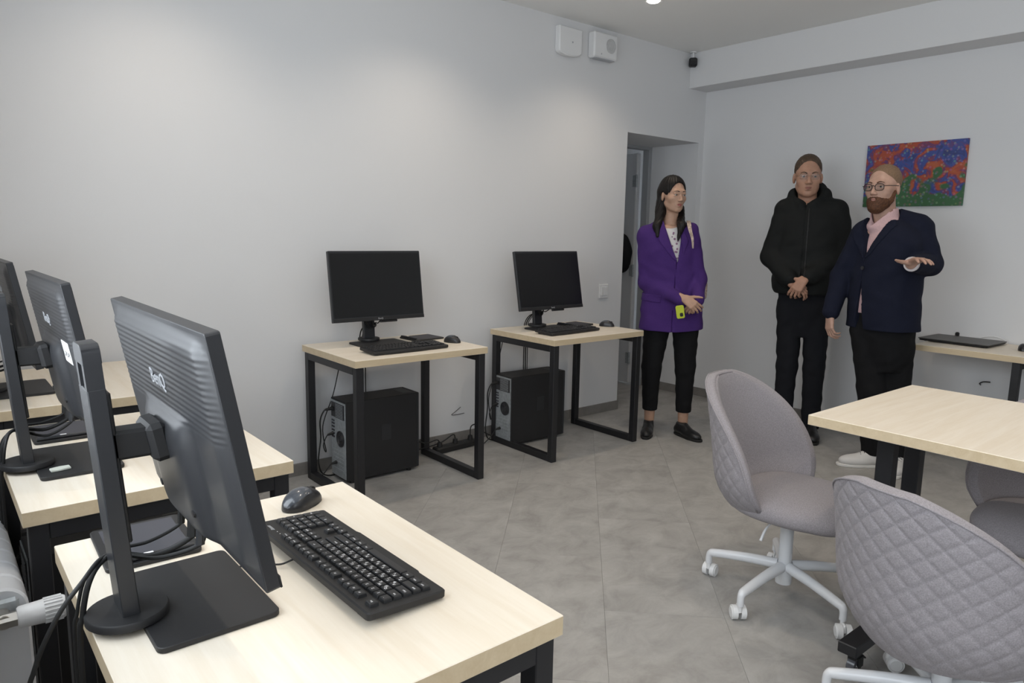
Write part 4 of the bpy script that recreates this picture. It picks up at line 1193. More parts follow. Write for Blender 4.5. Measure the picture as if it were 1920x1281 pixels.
def moved(prim, M, scale=1.0):
    """a primitive given in a local frame, placed by rigid matrix M with uniform scale"""
    fn, lo, hi = prim
    Mi = M.inverted()
    A = np.array(Mi.to_3x3(), dtype=np.float32) / scale
    t = np.array(M.translation, dtype=np.float32)
    def g(X, Y, Z):
        x, y, z = X - t[0], Y - t[1], Z - t[2]
        return scale * fn(A[0, 0] * x + A[0, 1] * y + A[0, 2] * z, A[1, 0] * x + A[1, 1] * y + A[1, 2] * z, A[2, 0] * x + A[2, 1] * y + A[2, 2] * z)
    cs = [M @ (Vector((lo[0] if i else hi[0], lo[1] if j else hi[1], lo[2] if k else hi[2])) * scale) for i in (0, 1) for j in (0, 1) for k in (0, 1)]
    return g, np.array([min(c[d] for c in cs) for d in range(3)]), np.array([max(c[d] for c in cs) for d in range(3)])
def poly2(poly, X, Z):
    """signed distance-like value of a convex polygon in the x-z plane"""
    ar = sum(poly[k - 1][0] * poly[k][1] - poly[k][0] * poly[k - 1][1] for k in range(len(poly)))
    if ar < 0: poly = poly[::-1]
    d = None
    for k in range(len(poly)):
        (x0, z0), (x1, z1) = poly[k - 1], poly[k]
        L_ = math.hypot(x1 - x0, z1 - z0) + 1e-9
        e = ((X - x0) * (z1 - z0) - (Z - z0) * (x1 - x0)) / L_
        d = e if d is None else np.maximum(d, e)
    return d

def head_prims(fem=False):
    P = []
    P.append((ell((0, 0.020, 0.032), (0.073, 0.093, 0.086)), 0.0))
    P.append((ell((0, -0.022, -0.022), (0.062 if not fem else 0.060, 0.068, 0.084)), 0.030))
    P.append((ell((0, -0.026, -0.070), (0.048 if fem else 0.053, 0.056, 0.043)), 0.025))
    P.append((cap((-0.008, -0.068, -0.101), (0.008, -0.068, -0.101), 0.015 if fem else 0.018), 0.022))
    for s in (-1, 1):
        P.append((ell((s * 0.043, -0.052, -0.028), (0.021, 0.022, 0.020)), 0.022))
        P.append((cap((s * 0.048, 0.005, -0.060), (s * 0.030, -0.045, -0.092), 0.016, 0.013), 0.02))
        P.append((ell((s * 0.075, 0.014, -0.016), (0.009, 0.019, 0.031), Matrix.Rotation(R(s * 18), 3, 'Z')), 0.006))
    P.append((cap((-0.034, -0.076, 0.020), (0.034, -0.076, 0.020), 0.010), 0.018))
    return P
def head_cuts():
    return [(ell((s * 0.031, -0.099, -0.001), (0.018, 0.015, 0.011)), 0.012) for s in (-1, 1)]
def head_feats(fem=False):
    P = []
    w = 0.85 if fem else 1.0
    P.append((cap((0, -0.083, 0.006), (0, -0.104, -0.034), 0.0065 * w, 0.0105 * w), 0.010))
    for s in (-1, 1):
        P.append((ell((s * 0.0115 * w, -0.094, -0.038), (0.0085, 0.011, 0.0075)), 0.006))
        P.append((cap((s * 0.018, -0.0862, 0.0060), (s * 0.044, -0.0795, 0.0052), 0.0050, 0.0045), 0.004))   # upper lid
        P.append((cap((s * 0.019, -0.0850, -0.0095), (s * 0.043, -0.0790, -0.0085), 0.0040, 0.0036), 0.005))   # lower lid
    P.append((ell((0, -0.086, -0.076), (0.018, 0.008, 0.006)), 0.006))
    return P

def add_head(S, M, sc, fem=False):
    for p, k in head_prims(fem): S.add(moved(p, M, sc), k * sc)
    for p, k in head_cuts(): S.cut(moved(p, M, sc), k * sc)
    for p, k in head_feats(fem): S.add(moved(p, M, sc), k * sc)

def add_hand(S, wrist, direction, normal, side, sc=1.0, curl=(10, 25, 20), spread=4.0, thumb=(45, 10), fingers=(1, 1, 1, 1)):
    """palm and five fingers; normal = back of the hand, side = +1 if the thumb lies towards direction x normal"""
    d = Vector(direction).normalized(); n = Vector(normal); n = (n - d * n.dot(d)).normalized(); t = d.cross(n) * side
    w = Vector(wrist); V = lambda a, b, c: w + (d * a + t * b + n * c) * sc
    k = 0.006 * sc
    offs = (0.026, 0.009, -0.009, -0.025)
    for b in offs:
        S.add(cap(V(0.008, b * 0.62, 0), V(0.083 - abs(b - 0.006) * 0.25, b, 0.002), 0.0135 * sc, 0.0100 * sc), 0.012 * sc)
    lens = ((0.040, 0.024, 0.020), (0.044, 0.028, 0.022), (0.041, 0.026, 0.021), (0.032, 0.019, 0.018))
    for f in range(4):
        if not fingers[f]: continue
        b = offs[f]
        p = V(0.086 - abs(b - 0.006) * 0.25, b, 0.001)
        ang = 0.0; sp = R(spread) * (1.5 - f)
        for j in range(3):
            ang += R(curl[j] * (1 + 0.10 * f))
            dv = (d * math.cos(ang) - n * math.sin(ang)); dv = (dv * math.cos(sp) + t * math.sin(sp)).normalized()
            q = p + dv * lens[f][j] * sc
            r0 = (0.0086, 0.0078, 0.0070)[j] * sc * (0.9 if f == 3 else 1); r1 = (0.0078, 0.0070, 0.0056)[j] * sc * (0.9 if f == 3 else 1)
            S.add(cap(p, q, r0, r1), 0.0035 * sc if j == 0 else 0.0025 * sc)
            p = q
    a, bdn = R(thumb[0]), R(thumb[1])
    p = V(0.022, 0.020, -0.004)
    dv = (d * math.cos(a) + t * math.sin(a)); dv = (dv * math.cos(bdn) - n * math.sin(bdn)).normalized()
    q = p + dv * 0.036 * sc; S.add(cap(p, q, 0.0135 * sc, 0.0100 * sc), 0.010 * sc)
    dv2 = (dv + d * 0.35).normalized(); r_ = q + dv2 * 0.030 * sc; S.add(cap(q, r_, 0.0098 * sc, 0.0082 * sc), 0.004 * sc)
    dv3 = (dv2 + d * 0.25).normalized(); s_ = r_ + dv3 * 0.024 * sc; S.add(cap(r_, s_, 0.0082 * sc, 0.0060 * sc), 0.003 * sc)

def face_parts(root, M, sc, iris, brow_mat, lip_mat, brow=(0.0030, 0.0), specs=None):
    P = lambda x, y, z: M @ (Vector((x, y, z)) * sc)
    for s in (-1, 1):
        e = MB()
        def sph(c, r, n=16, mm=0):
            e.grid(lambda i, j: c + Vector((math.cos(2 * math.pi * i) * math.sin(math.pi * j), math.sin(2 * math.pi * i) * math.sin(math.pi * j), math.cos(math.pi * j))) * r, n, 10, m=mm, wrap=True, flip=True)
        sph(P(s * 0.031, -0.0755, -0.0012), 0.0112 * sc)
        g = P(s * 0.031 + 0.0006, -0.0822, -0.0010); sph(g, 0.0062 * sc, 12, 1)
        e.build('eye', [M_EYE, iris], root, 180)
        b = MB(); b.tube([P(s * 0.014, -0.0905, 0.0195 + brow[1]), P(s * 0.030, -0.0905, 0.0245), P(s * 0.047, -0.0780, 0.0195)], lambda t: brow[0] * sc * (1.0 - 0.55 * t), 6, 6)
        b.build('eyebrow', brow_mat, root, 180)
    lp_ = MB()
    lp_.tube([P(-0.023, -0.0800, -0.0655), P(-0.011, -0.0905, -0.0630), P(0, -0.0935, -0.0640), P(0.011, -0.0905, -0.0630), P(0.023, -0.0800, -0.0655)], lambda t: 0.0042 * sc * max(0.25, math.sin(math.pi * t)), 8, 6)
    lp_.tube([P(-0.021, -0.0800, -0.0670), P(0, -0.0935, -0.0725), P(0.021, -0.0800, -0.0670)], lambda t: 0.0048 * sc * max(0.25, math.sin(math.pi * t)), 8, 8)
    lp_.build('lips', lip_mat, root, 180)
    if specs:
        fr, thick, rim = specs
        gl = MB()
        for s in (-1, 1):
            c = [(s * (0.032 + 0.0235 * math.copysign(abs(math.cos(R(a))) ** 0.7, math.cos(R(a)))), -0.0985 + 0.004 * (1 - abs(math.sin(R(a)))) * 0 + 0.0035 * (math.cos(R(a)) > 0.5), -0.004 + 0.0175 * math.copysign(abs(math.sin(R(a))) ** 0.75, math.sin(R(a)))) for a in range(0, 360, 20)]
            if rim: gl.tube([P(*q) for q in c] + [P(*c[0])], thick * sc, 6, 2)
            else:
                gl.tube([P(*q) for q in c[1:9]], thick * sc, 6, 2)
            gl.tube([P(s * 0.0555, -0.0955, 0.002), P(s * 0.074, -0.07, 0.003), P(s * 0.081, 0.005, 0.002), P(s * 0.083, 0.025, -0.006)], thick * sc, 6, 4)
        gl.tube([P(-0.009, -0.1010, 0.001), P(0, -0.1055, 0.004), P(0.009, -0.1010, 0.001)], thick * sc, 6, 4)
        go = gl.build('glasses', fr, root, 180)
        ln = MB()
        for s in (-1, 1):
            pts = [P(s * (0.032 + 0.0225 * math.copysign(abs(math.cos(R(a))) ** 0.7, math.cos(R(a)))), -0.0985, -0.004 + 0.0165 * math.copysign(abs(math.sin(R(a))) ** 0.75, math.sin(R(a)))) for a in range(0, 360, 20)]
            off = M.to_3x3() @ Vector((0, 0.0012, 0)) * sc
            n = len(pts); ln.add(pts + [p + off for p in pts], [tuple(range(n)), tuple(range(2 * n - 1, n - 1, -1))] + [(k, (k + 1) % n, n + (k + 1) % n, n + k) for k in range(n)])
        ln.build('lens', M_LENSGLASS, go)

def skin_mat(name, col):
    m = mat(name, col, 0.5, noise=0.10, nscale=26, spec=0.35)
    b = m.node_tree.nodes['Principled BSDF']
    b.inputs['Subsurface Weight'].default_value = 0.12
    b.inputs['Subsurface Radius'].default_value = (0.012, 0.005, 0.003)
    return m
def cloth(name, col, rough=0.9, sheen=0.0, amt=0.08, scale=700):
    return mat(name, col, rough, noise=amt, nscale=scale / 4, bump=0.25, bscale=scale, spec=0.2, sheen=sheen)
M_EYE = mat('eye_white', (0.40, 0.36, 0.33), 0.35)
M_IRIS_D = mat('dark_brown_iris', (0.020, 0.012, 0.008), 0.2)
M_IRIS_B = mat('grey_blue_iris', (0.05, 0.06, 0.07), 0.2)
M_LENSGLASS = bpy.data.materials.new('spectacle_glass'); M_LENSGLASS.use_nodes = True
_nt = M_LENSGLASS.node_tree; _nt.nodes.clear()
_o = _nt.nodes.new('ShaderNodeOutputMaterial'); _tr = _nt.nodes.new('ShaderNodeBsdfTransparent'); _gl = _nt.nodes.new('ShaderNodeBsdfGlossy')
_mx = _nt.nodes.new('ShaderNodeMixShader'); _mx.inputs[0].default_value = 0.02; _gl.inputs['Roughness'].default_value = 0.05; _tr.inputs['Color'].default_value = (0.92, 0.92, 0.92, 1)
_nt.links.new(_tr.outputs[0], _mx.inputs[1]); _nt.links.new(_gl.outputs[0], _mx.inputs[2]); _nt.links.new(_mx.outputs[0], _o.inputs[0])
M_BLACKCLOTH = cloth('black_trouser_cloth', (0.0085, 0.0085, 0.0095))
M_SHOE = mat('black_leather', (0.012, 0.012, 0.013), 0.35, bump=0.1, bscale=300)
M_SOLE = mat('dark_sole', (0.008, 0.008, 0.008), 0.7)

def frame_of(x, y):
    d = Vector((x - CAM_POS.x, y - CAM_POS.y)); return math.atan2(d.x * -1, d.y)   # local x = to the right as seen by the photographer

def make_shoe(root, x, y, yaw, sc, upper, sole, lace, low=True):
    """toe towards local -Y turned by yaw"""
    Mx = Matrix.Translation((x, y, 0)) @ Matrix.Rotation(yaw, 4, 'Z')
    h = 0.006
    g = 0.19
    S = Field(np.arange(x - g, x + g, h), np.arange(y - g, y + g, h), np.arange(-0.02, 0.15, 0.005))
    S.add(moved(cap((0, 0.055, 0.045), (0, -0.02, 0.045), 0.035, 0.038), Mx, sc), 0.02)
    S.add(moved(ell((0, -0.085, 0.030), (0.045, 0.085, 0.036)), Mx, sc), 0.03)
    S.add(moved(cap((0, 0.030, 0.055), (0, 0.028, 0.085), 0.036, 0.038), Mx, sc), 0.02)
    S.add(moved(cap((0, -0.01, 0.075), (0, -0.085, 0.045), 0.022, 0.018), Mx, sc), 0.02)
    S.above(0.014).below(0.100 * sc)
    o = S.mesh('shoe', upper, root)
    pl = []
    for a in range(0, 360, 12):
        c, s = math.cos(R(a)), math.sin(R(a))
        yy = -0.045 + 0.137 * s
        w = 0.041 * abs(c) ** 0.75 * (1.12 if s < -0.1 else 0.96)
        pl.append((math.copysign(w, c) * sc, yy * sc))
    MB().prism(pl, 0.0, 0.017, ch=0.003, M=Mx).build('sole', sole, o, 40)
    lc = MB()
    for k in range(4):
        t = k / 3.0
        c = Vector((0, -0.018 - 0.055 * t, 0.0985 - 0.030 * t)) * sc
        lc.tube([Mx @ (c + Vector((-0.020, 0.004, -0.008))), Mx @ (c + Vector((0, 0, 0.002))), Mx @ (c + Vector((0.020, -0.004, -0.008)))], 0.0022, 6, 4)
    lc.build('laces', lace, o, 180)
    return o

# ---------------------------------------------------------------- woman in the purple blazer
def make_woman():
    O = (-1.200, -0.690)
    t = thing('person', 'woman in a purple blazer and black trousers by the doorway, hands clasped', 'person', (O[0], O[1], 0), frame_of(*O), 'standing people')
    skin = skin_mat('skin_light', (0.47, 0.29, 0.205)); lipm = mat('rose_lips', (0.36, 0.12, 0.10), 0.45)
    hair = mat('near_black_hair', (0.0075, 0.0055, 0.005), 0.5, noise=0.3, nscale=60, spec=0.25)
    purple = cloth('purple_wool', (0.058, 0.024, 0.140)); white = mat('white_printed_jersey', (0.62, 0.60, 0.60), 0.8)
    xs = np.arange(-0.30, 0.30, 0.0045); ys = np.arange(-0.34, 0.22, 0.0045)
    zs = dense(0.05, 1.80, [(0.80, 1.02, 0.0035), (1.50, 1.80, 0.0032)], 0.011)
    S = Field(xs, ys, zs)
    HM = Matrix.Translation((-0.030, -0.015, 1.640)) @ Matrix.Rotation(R(34), 4, 'Z') @ Matrix.Rotation(R(4), 4, 'X')
    sc = 0.97
    S.add(loft([(0.85, 0.0, 0.0, 0.15, 0.10), (1.05, -0.02, 0.0, 0.125, 0.09), (1.25, -0.04, 0.0, 0.145, 0.095), (1.38, -0.05, 0.0, 0.155, 0.08), (1.43, -0.05, 0.0, 0.10, 0.065)]), 0.02)
    S.add(cap((-0.045, 0.018, 1.40), (-0.035, 0.005, 1.56), 0.052, 0.046), 0.03)
    add_head(S, HM, sc, True)
    for (a, b, c, r) in (((-0.195, 0, 1.38), (-0.185, -0.02, 1.06), (0.066, -0.205, 0.970), 0.035), ((0.095, 0, 1.40), (0.165, -0.02, 1.08), (0.165, -0.175, 0.955), 0.035)):
        S.add(cap(a, b, r + 0.008, r), 0.03); S.add(cap(b, c, r, 0.024), 0.02)
    add_hand(S, (0.072, -0.215, 0.972), (0.70, -0.10, -0.50), (0.10, -0.95, 0.25), -1, 0.98, (26, 32, 24), 4.0, (48, -2))
    add_hand(S, (0.170, -0.180, 0.965), (-0.62, -0.12, -0.72), (0.0, -0.90, 0.35), 1, 0.92, (30, 40, 30), 2.0, (12, 25))
    for (hx, kx, ax, ay) in ((-0.085, -0.116, -0.118, 0.0), (0.085, 0.108, 0.112, 0.0)):
        S.add(cap((hx, 0.0, 0.86), (kx, -0.01, 0.47), 0.085, 0.052), 0.03); S.add(cap((kx, -0.01, 0.47), (ax, 0.012, 0.075), 0.050, 0.033), 0.02)
    S.mesh('body', skin, t)
    face_parts(t, HM, sc, M_IRIS_D, hair, lipm, (0.0024, 0.0))
    # hair, tucked behind the ear and falling over the shoulders
    Hh = Field(np.arange(-0.22, 0.14, 0.004), np.arange(-0.17, 0.17, 0.004), np.arange(1.32, 1.79, 0.0045))
    Hh.add(moved(ell((0, 0.022, 0.036), (0.083, 0.104, 0.095)), HM, sc), 0.0)
    Hh.add(moved(cap((0, 0.075, 0.0), (0, 0.085, -0.16), 0.062, 0.050), HM, sc), 0.04)
    for s in (-1, 1):
        Hh.add(moved(cap((s * 0.058, 0.045, 0.01), (s * 0.066, 0.045, -0.12), 0.032, 0.030), HM, sc), 0.03)
    Hh.add(cap((-0.095, 0.0, 1.57), (-0.125, -0.070, 1.43), 0.034, 0.027), 0.03)
    Hh.add(cap((-0.125, -0.070, 1.43), (-0.118, -0.105, 1.365), 0.027, 0.010), 0.02)
    Hh.add(cap((0.020, 0.03, 1.55), (0.030, -0.070, 1.44), 0.026, 0.024), 0.03)
    Hh.add(cap((0.035, -0.075, 1.44), (0.015, -0.112, 1.345), 0.025, 0.008), 0.02)
    X, Y, Z = Hh.all()
    ang = np.arctan2(Y - 0.0, X + 0.03)
    Hh.F += (0.0014 * np.sin(ang * 46 + 4 * np.sin(Z * 18)) + 0.0012 * np.sin(ang * 23 + Z * 9)).astype(np.float32)
    Hh.cut(moved(ell((0, -0.080, -0.030), (0.068, 0.074, 0.112)), HM, sc), 0.010)
    Hh.cut(moved(ell((0, -0.050, -0.075), (0.072, 0.070, 0.085)), HM, sc), 0.012)
    for s in (-1, 1): Hh.cut(moved(ell((s * 0.088, 0.004, -0.022), (0.026, 0.024, 0.034)), HM, sc), 0.008)
    Hh.mesh('hair', hair, t)
    # blouse
    Bl = Field(np.arange(-0.26, 0.22, 0.006), np.arange(-0.20, 0.16, 0.006), np.arange(1.05, 1.46, 0.007))
    rowsJ = [(0.735, -0.004, 0.0, 0.214, 0.150), (0.85, -0.004, 0.0, 0.207, 0.142), (1.00, -0.012, 0.0, 0.190, 0.130), (1.15, -0.028, 0.0, 0.178, 0.126), (1.28, -0.045, 0.0, 0.182, 0.122), (1.37, -0.053, 0.002, 0.180, 0.108), (1.425, -0.052, 0.006, 0.150, 0.090), (1.462, -0.048, 0.012, 0.100, 0.074), (1.490, -0.044, 0.016, 0.066, 0.060)]
    Bl.add(loft(rowsJ[2:], 2.2, grow=-0.017), 0.02)
    Bl.cut(ell((-0.045, -0.03, 1.475), (0.075, 0.10, 0.060)), 0.01)
    bo = Bl.mesh('blouse', white, t)
    pm = MB(); random.seed(3)
    for k in range(16):
        zz = 1.21 + 0.016 * k * 0.75 + random.uniform(-.01, .01); xx = -0.010 + (1.40 - zz) * 0.10 + random.uniform(-0.022, 0.022)
        pm.lathe([(0.0005, 0), (random.uniform(0.004, 0.008), 0), (0.0005, 0.0012)], 7, M=Matrix.Translation((xx, -0.1105 + 0.05 * max(0, zz - 1.34), zz)) @ Matrix.Rotation(R(90), 4, 'X'))
    pm.build('floral_print', mat('mauve_print', (0.22, 0.12, 0.20), 0.8), bo)
    # blazer
    J = Field(np.arange(-0.32, 0.30, 0.0045), np.arange(-0.29, 0.20, 0.0045), np.arange(0.68, 1.53, 0.0048))
    J.add(loft(rowsJ, 2.3), 0.02)
    for (a, b, c, r1, r2) in (((-0.198, 0.0, 1.375), (-0.180, -0.015, 1.06), (0.050, -0.190, 0.958), 0.058, 0.050), ((0.092, 0.005, 1.400), (0.162, -0.015, 1.08), (0.160, -0.170, 0.955), 0.058, 0.050)):
        J.add(cap(a, b, r1, r2), 0.03); J.add(cap(b, c, r2, 0.040), 0.03)
    J.wrinkle(0.0022, 30.0, 1.0)
    X, Y, Z = J.all()
    lfn = loft(rowsJ, 2.3)[0]
    # sleeve ends cut square
    J.keep(0.732 + 0.085 * X - Z, 0.004)
    full = J.copy()
    V_poly = [(-0.092, 1.50), (0.008, 1.50), (0.026, 1.36), (0.024, 1.195), (0.010, 1.195), (-0.085, 1.40)]
    vcut = np.maximum(poly2([(-0.100, 1.50), (0.016, 1.50), (0.034, 1.34), (0.020, 1.19)], X, Z), Y + 0.02)
    J.F = np.maximum(J.F, -vcut.astype(np.float32))
    J.cut(cap((-0.043, 0.005, 1.40), (-0.038, 0.0, 1.52), 0.062, 0.075), 0.008)
    # front closing edge and split hem
    seam = np.maximum(np.abs(X - 0.012 - (Z - 1.19) * 0.02) - 0.0018, np.maximum(Y + 0.02, Z - 1.20))
    J.F = np.maximum(J.F, -np.maximum(seam, np.abs(lfn(X, Y, Z)) - 0.009).astype(np.float32))
    jo = J.mesh('blazer', purple, t)
    for poly in ([(-0.105, 1.455), (-0.082, 1.470), (0.022, 1.195), (0.004, 1.195), (-0.098, 1.335), (-0.122, 1.375)], ):
        pass
    for nm, poly in (('lapel', [(-0.122, 1.42), (-0.096, 1.465), (0.020, 1.200), (-0.010, 1.215), (-0.108, 1.335)]), ('lapel', [(0.012, 1.465), (0.045, 1.42), (0.085, 1.335), (0.048, 1.225), (0.022, 1.200), (0.036, 1.34)])):
        Lp = full.copy(); Lp.F = np.maximum(full.F - 0.006, np.maximum(poly2(poly, X, Z), Y + 0.02)).astype(np.float32)
        Lp.F = np.maximum(Lp.F, -(full.F + 0.004)); Lp.mesh(nm, purple, jo)
    Pf = full.copy(); Pf.F = np.maximum(np.maximum(full.F - 0.005, -(full.F + 0.004)), np.maximum(poly2([(-0.215, 0.985), (-0.075, 0.975), (-0.075, 0.925), (-0.220, 0.935)], X, Z), Y + 0.0)).astype(np.float32)
    Pf.mesh('pocket_flap', purple, jo)
    # trousers
    T_ = Field(np.arange(-0.24, 0.24, 0.006), np.arange(-0.18, 0.16, 0.006), np.arange(0.14, 0.90, 0.008))
    for (hx, kx, ax) in ((-0.088, -0.118, -0.118), (0.090, 0.108, 0.112)):
        T_.add(cap((hx, 0.0, 0.84), (kx, -0.012, 0.47), 0.098, 0.066), 0.012); T_.add(cap((kx, -0.012, 0.47), (ax, 0.008, 0.14), 0.066, 0.050), 0.02)
    T_.wrinkle(0.0022, 42.0, 2.0); T_.above(0.165).below(0.87)
    T_.mesh('trousers', M_BLACKCLOTH, t)
    make_shoe(t, -0.122, -0.030, R(-4), 0.92, M_SHOE, M_SOLE, M_SHOE)
    make_shoe(t, 0.120, -0.030, R(42), 0.95, M_SHOE, M_SOLE, M_SHOE)
    # bangle-like dark cuff and the shoulder strap of a bag
    return t
woman = make_woman()
WR = Matrix.Translation((-1.200, -0.690, 0)) @ Matrix.Rotation(frame_of(-1.200, -0.690), 4, 'Z')
# phone in her hand
ph = thing('phone', 'yellow-cased phone held in the clasped hands of the woman', 'phone', WR @ Vector((0.052, -0.250, 0.884)), frame_of(-1.200, -0.690))
ph.rotation_euler = (R(8), R(-10), frame_of(-1.200, -0.690))
MB().prism(rrect(0.052, 0.086, 0.011, 4), -0.005, 0.005, ch=0.002, M=Matrix.Rotation(R(90), 4, 'X')).build('case', mat('acid_yellow_case', (0.52, 0.60, 0.04), 0.45), ph, 40)
cmv = MB().prism(rrect(0.020, 0.024, 0.006, 3, 0.006, -0.018), 0.005, 0.0068, M=Matrix.Rotation(R(90), 4, 'X')).build('camera_bump', M_PLAST_M, ph)
# her shoulder bag: patterned strap over one shoulder, bag behind the hip
bg = thing('shoulder_bag', 'beige patterned bag strap over the shoulder of the woman in purple', 'bag', (-1.200, -0.690, 0), frame_of(-1.200, -0.690))
M_STRAP = mat('beige_chain_strap', (0.42, 0.33, 0.27), 0.6, noise=0.5, nscale=55)
st = MB()
sp = spline([(0.112, -0.122, 1.29), (0.106, -0.125, 1.35), (0.088, -0.104, 1.41), (0.078, -0.045, 1.460), (0.080, 0.03, 1.458), (0.105, 0.10, 1.36), (0.165, 0.15, 1.20), (0.20, 0.145, 1.08)], 8)
for i in range(len(sp) - 1):
    a, b = sp[i], sp[i + 1]; w = Vector((0.005 + 0.008 * min(1.0, i / 20), 0, 0.0))
    n = (b - a).cross(w).normalized() * 0.002
    st.add([a - w - n, a + w - n, b + w - n, b - w - n, a - w + n, a + w + n, b + w + n, b - w + n], [(0, 1, 2, 3), (7, 6, 5, 4), (0, 4, 5, 1), (2, 6, 7, 3), (1, 5, 6, 2), (0, 3, 7, 4)])
st.build('strap', M_STRAP, bg)
MB().prism(rrect(0.19, 0.13, 0.025, 4), -0.03, 0.03, ch=0.010, M=Matrix.Translation((0.135, 0.170, 1.00)) @ Matrix.Rotation(R(90), 4, 'X')).build('pouch', M_STRAP, bg, 40)

# ---------------------------------------------------------------- man in the black hooded jacket
def make_man_black():
    O = (-0.470, -1.270)
    t = thing('person', 'tall man in a black hooded jacket and rimless glasses, hands folded', 'person', (O[0], O[1], 0), frame_of(*O), 'standing people')
    skin = skin_mat('skin_ruddy', (0.40, 0.225, 0.155)); lipm = mat('muted_lips', (0.30, 0.13, 0.10), 0.5)
    hair = mat('brown_hair', (0.062, 0.037, 0.020), 0.6, noise=0.35, nscale=90)
    black = cloth('black_shell_fabric', (0.0085, 0.0095, 0.0095), 0.75)
    S = Field(np.arange(-0.38, 0.28, 0.005), np.arange(-0.30, 0.20, 0.005), dense(0.05, 1.95, [(0.94, 1.12, 0.0036), (1.60, 1.95, 0.0034)], 0.011))
    sc = 1.11
    HM = Matrix.Translation((-0.066, -0.030, 1.778)) @ Matrix.Rotation(R(6), 4, 'Z') @ Matrix.Rotation(R(6), 4, 'X')
    S.add(loft([(0.95, -0.03, 0, 0.15, 0.10), (1.2, -0.035, 0, 0.15, 0.10), (1.45, -0.035, 0, 0.165, 0.10), (1.54, -0.04, 0.0, 0.15, 0.08), (1.60, -0.05, 0.0, 0.09, 0.07)]), 0.02)
    S.add(cap((-0.055, 0.012, 1.56), (-0.064, -0.008, 1.70), 0.062, 0.058), 0.03)
    add_head(S, HM, sc)
    arms = (((-0.185, 0, 1.545), (-0.262, -0.02, 1.24), (-0.125, -0.180, 1.095)), ((0.125, 0, 1.545), (0.195, -0.005, 1.27), (-0.015, -0.190, 1.115)))
    for (a, b, c) in arms:
        S.add(cap(a, b, 0.048, 0.040), 0.03); S.add(cap(b, c, 0.040, 0.028), 0.02)
    add_hand(S, (-0.130, -0.188, 1.085), (0.86, -0.12, -0.40), (0.2, -0.7, 0.7), 1, 1.05, (24, 34, 28), 3, (8, 28))
    add_hand(S, (-0.035, -0.220, 1.110), (-0.48, -0.16, -0.78), (-0.20, -0.93, 0.25), 1, 1.08, (28, 36, 25), 5, (70, -4))
    for (hx, kx, ax) in ((-0.105, -0.108, -0.115), (0.050, 0.066, 0.074)):
        S.add(cap((hx, 0, 0.92), (kx, -0.01, 0.49), 0.070, 0.052), 0.008); S.add(cap((kx, -0.01, 0.49), (ax, 0.01, 0.08), 0.05, 0.035), 0.02)
    S.mesh('body', skin, t)
    face_parts(t, HM, sc, M_IRIS_B, hair, lipm, (0.0036, -0.003), (mat('thin_silver_frame', (0.25, 0.22, 0.18), 0.3, 0.8), 0.0009, False))
    Hh = Field(np.arange(-0.19, 0.06, 0.004), np.arange(-0.17, 0.13, 0.004), np.arange(1.70, 1.95, 0.004))
    Hh.add(moved(ell((0, 0.024, 0.040), (0.0775, 0.096, 0.0885)), HM, sc), 0)
    Hh.cut(moved(ell((0, -0.082, 0.012), (0.070, 0.072, 0.084)), HM, sc), 0.010)
    Hh.cut(moved(ell((0, -0.035, -0.085), (0.10, 0.09, 0.080)), HM, sc), 0.012)
    for s in (-1, 1): Hh.cut(moved(ell((s * 0.085, 0.008, -0.020), (0.022, 0.024, 0.034)), HM, sc), 0.006)
    X, Y, Z = Hh.all(); Hh.F += (0.0016 * np.sin(X * 330 + 3 * np.sin(Y * 60)) * np.sin(Y * 210 + Z * 120)).astype(np.float32)
    Hh.mesh('hair', hair, t)
    rowsJ = [(0.985, -0.035, 0.0, 0.192, 0.148), (1.03, -0.035, 0.0, 0.205, 0.158), (1.20, -0.036, 0.0, 0.208, 0.158), (1.38, -0.036, 0.0, 0.205, 0.148), (1.50, -0.036, 0.0, 0.196, 0.130), (1.57, -0.040, 0.005, 0.160, 0.105), (1.615, -0.045, 0.010, 0.112, 0.092)]
    J = Field(np.arange(-0.38, 0.30, 0.0058), np.arange(-0.27, 0.22, 0.0058), np.arange(0.93, 1.82, 0.0066))
    J.add(loft(rowsJ, 2.3), 0.02)
    for (a, b, c) in arms:
        J.add(cap(a, b, 0.078, 0.066), 0.03); cc = Vector(b) + (Vector(c) - Vector(b)) * 0.95; J.add(cap(b, cc, 0.068, 0.056), 0.03)
    for s in (-1, 1): J.add(cap((-0.045 + s * 0.055, 0.012, 1.600), (-0.032 + s * 0.145, 0.0, 1.560), 0.058, 0.060), 0.04)
    J.wrinkle(0.0030, 27.0, 3.0); J.above(0.995, 0.008)
    X, Y, Z = J.all()
    full = J.copy()
    # standing collar and the hood lying behind the neck
    J.add(ell((-0.045, 0.045, 1.655), (0.128, 0.080, 0.070)), 0.04)
    J.add(ell((-0.035, 0.070, 1.700), (0.090, 0.055, 0.055)), 0.03)
    for s in (-1, 1): J.add(cap((-0.048 + s * 0.100, 0.015, 1.665), (-0.055 + s * 0.040, -0.085, 1.590), 0.030, 0.022), 0.035)
    J.cut(cap((-0.056, -0.012, 1.600), (-0.064, -0.035, 1.78), 0.068, 0.092), 0.012)
    zp = np.maximum(np.abs(np.abs(X + 0.040) - 0.022) - 0.0020, np.maximum(Y + 0.02, Z - 1.60)); J.F = np.maximum(J.F, -np.maximum(zp, -(full.F + 0.006)).astype(np.float32))
    jo = J.mesh('hooded_jacket', black, t)
    Zp = full.copy(); Zp.F = np.maximum(np.maximum(full.F - 0.0035, -(full.F + 0.004)), np.maximum(np.maximum(np.abs(X + 0.040) - 0.004, Y + 0.02), np.maximum(Z - 1.60, 0.98 - Z))).astype(np.float32)
    Zp.mesh('zip', M_PLAST_M, jo)
    T_ = Field(np.arange(-0.26, 0.22, 0.006), np.arange(-0.18, 0.17, 0.006), np.arange(0.03, 1.07, 0.009))
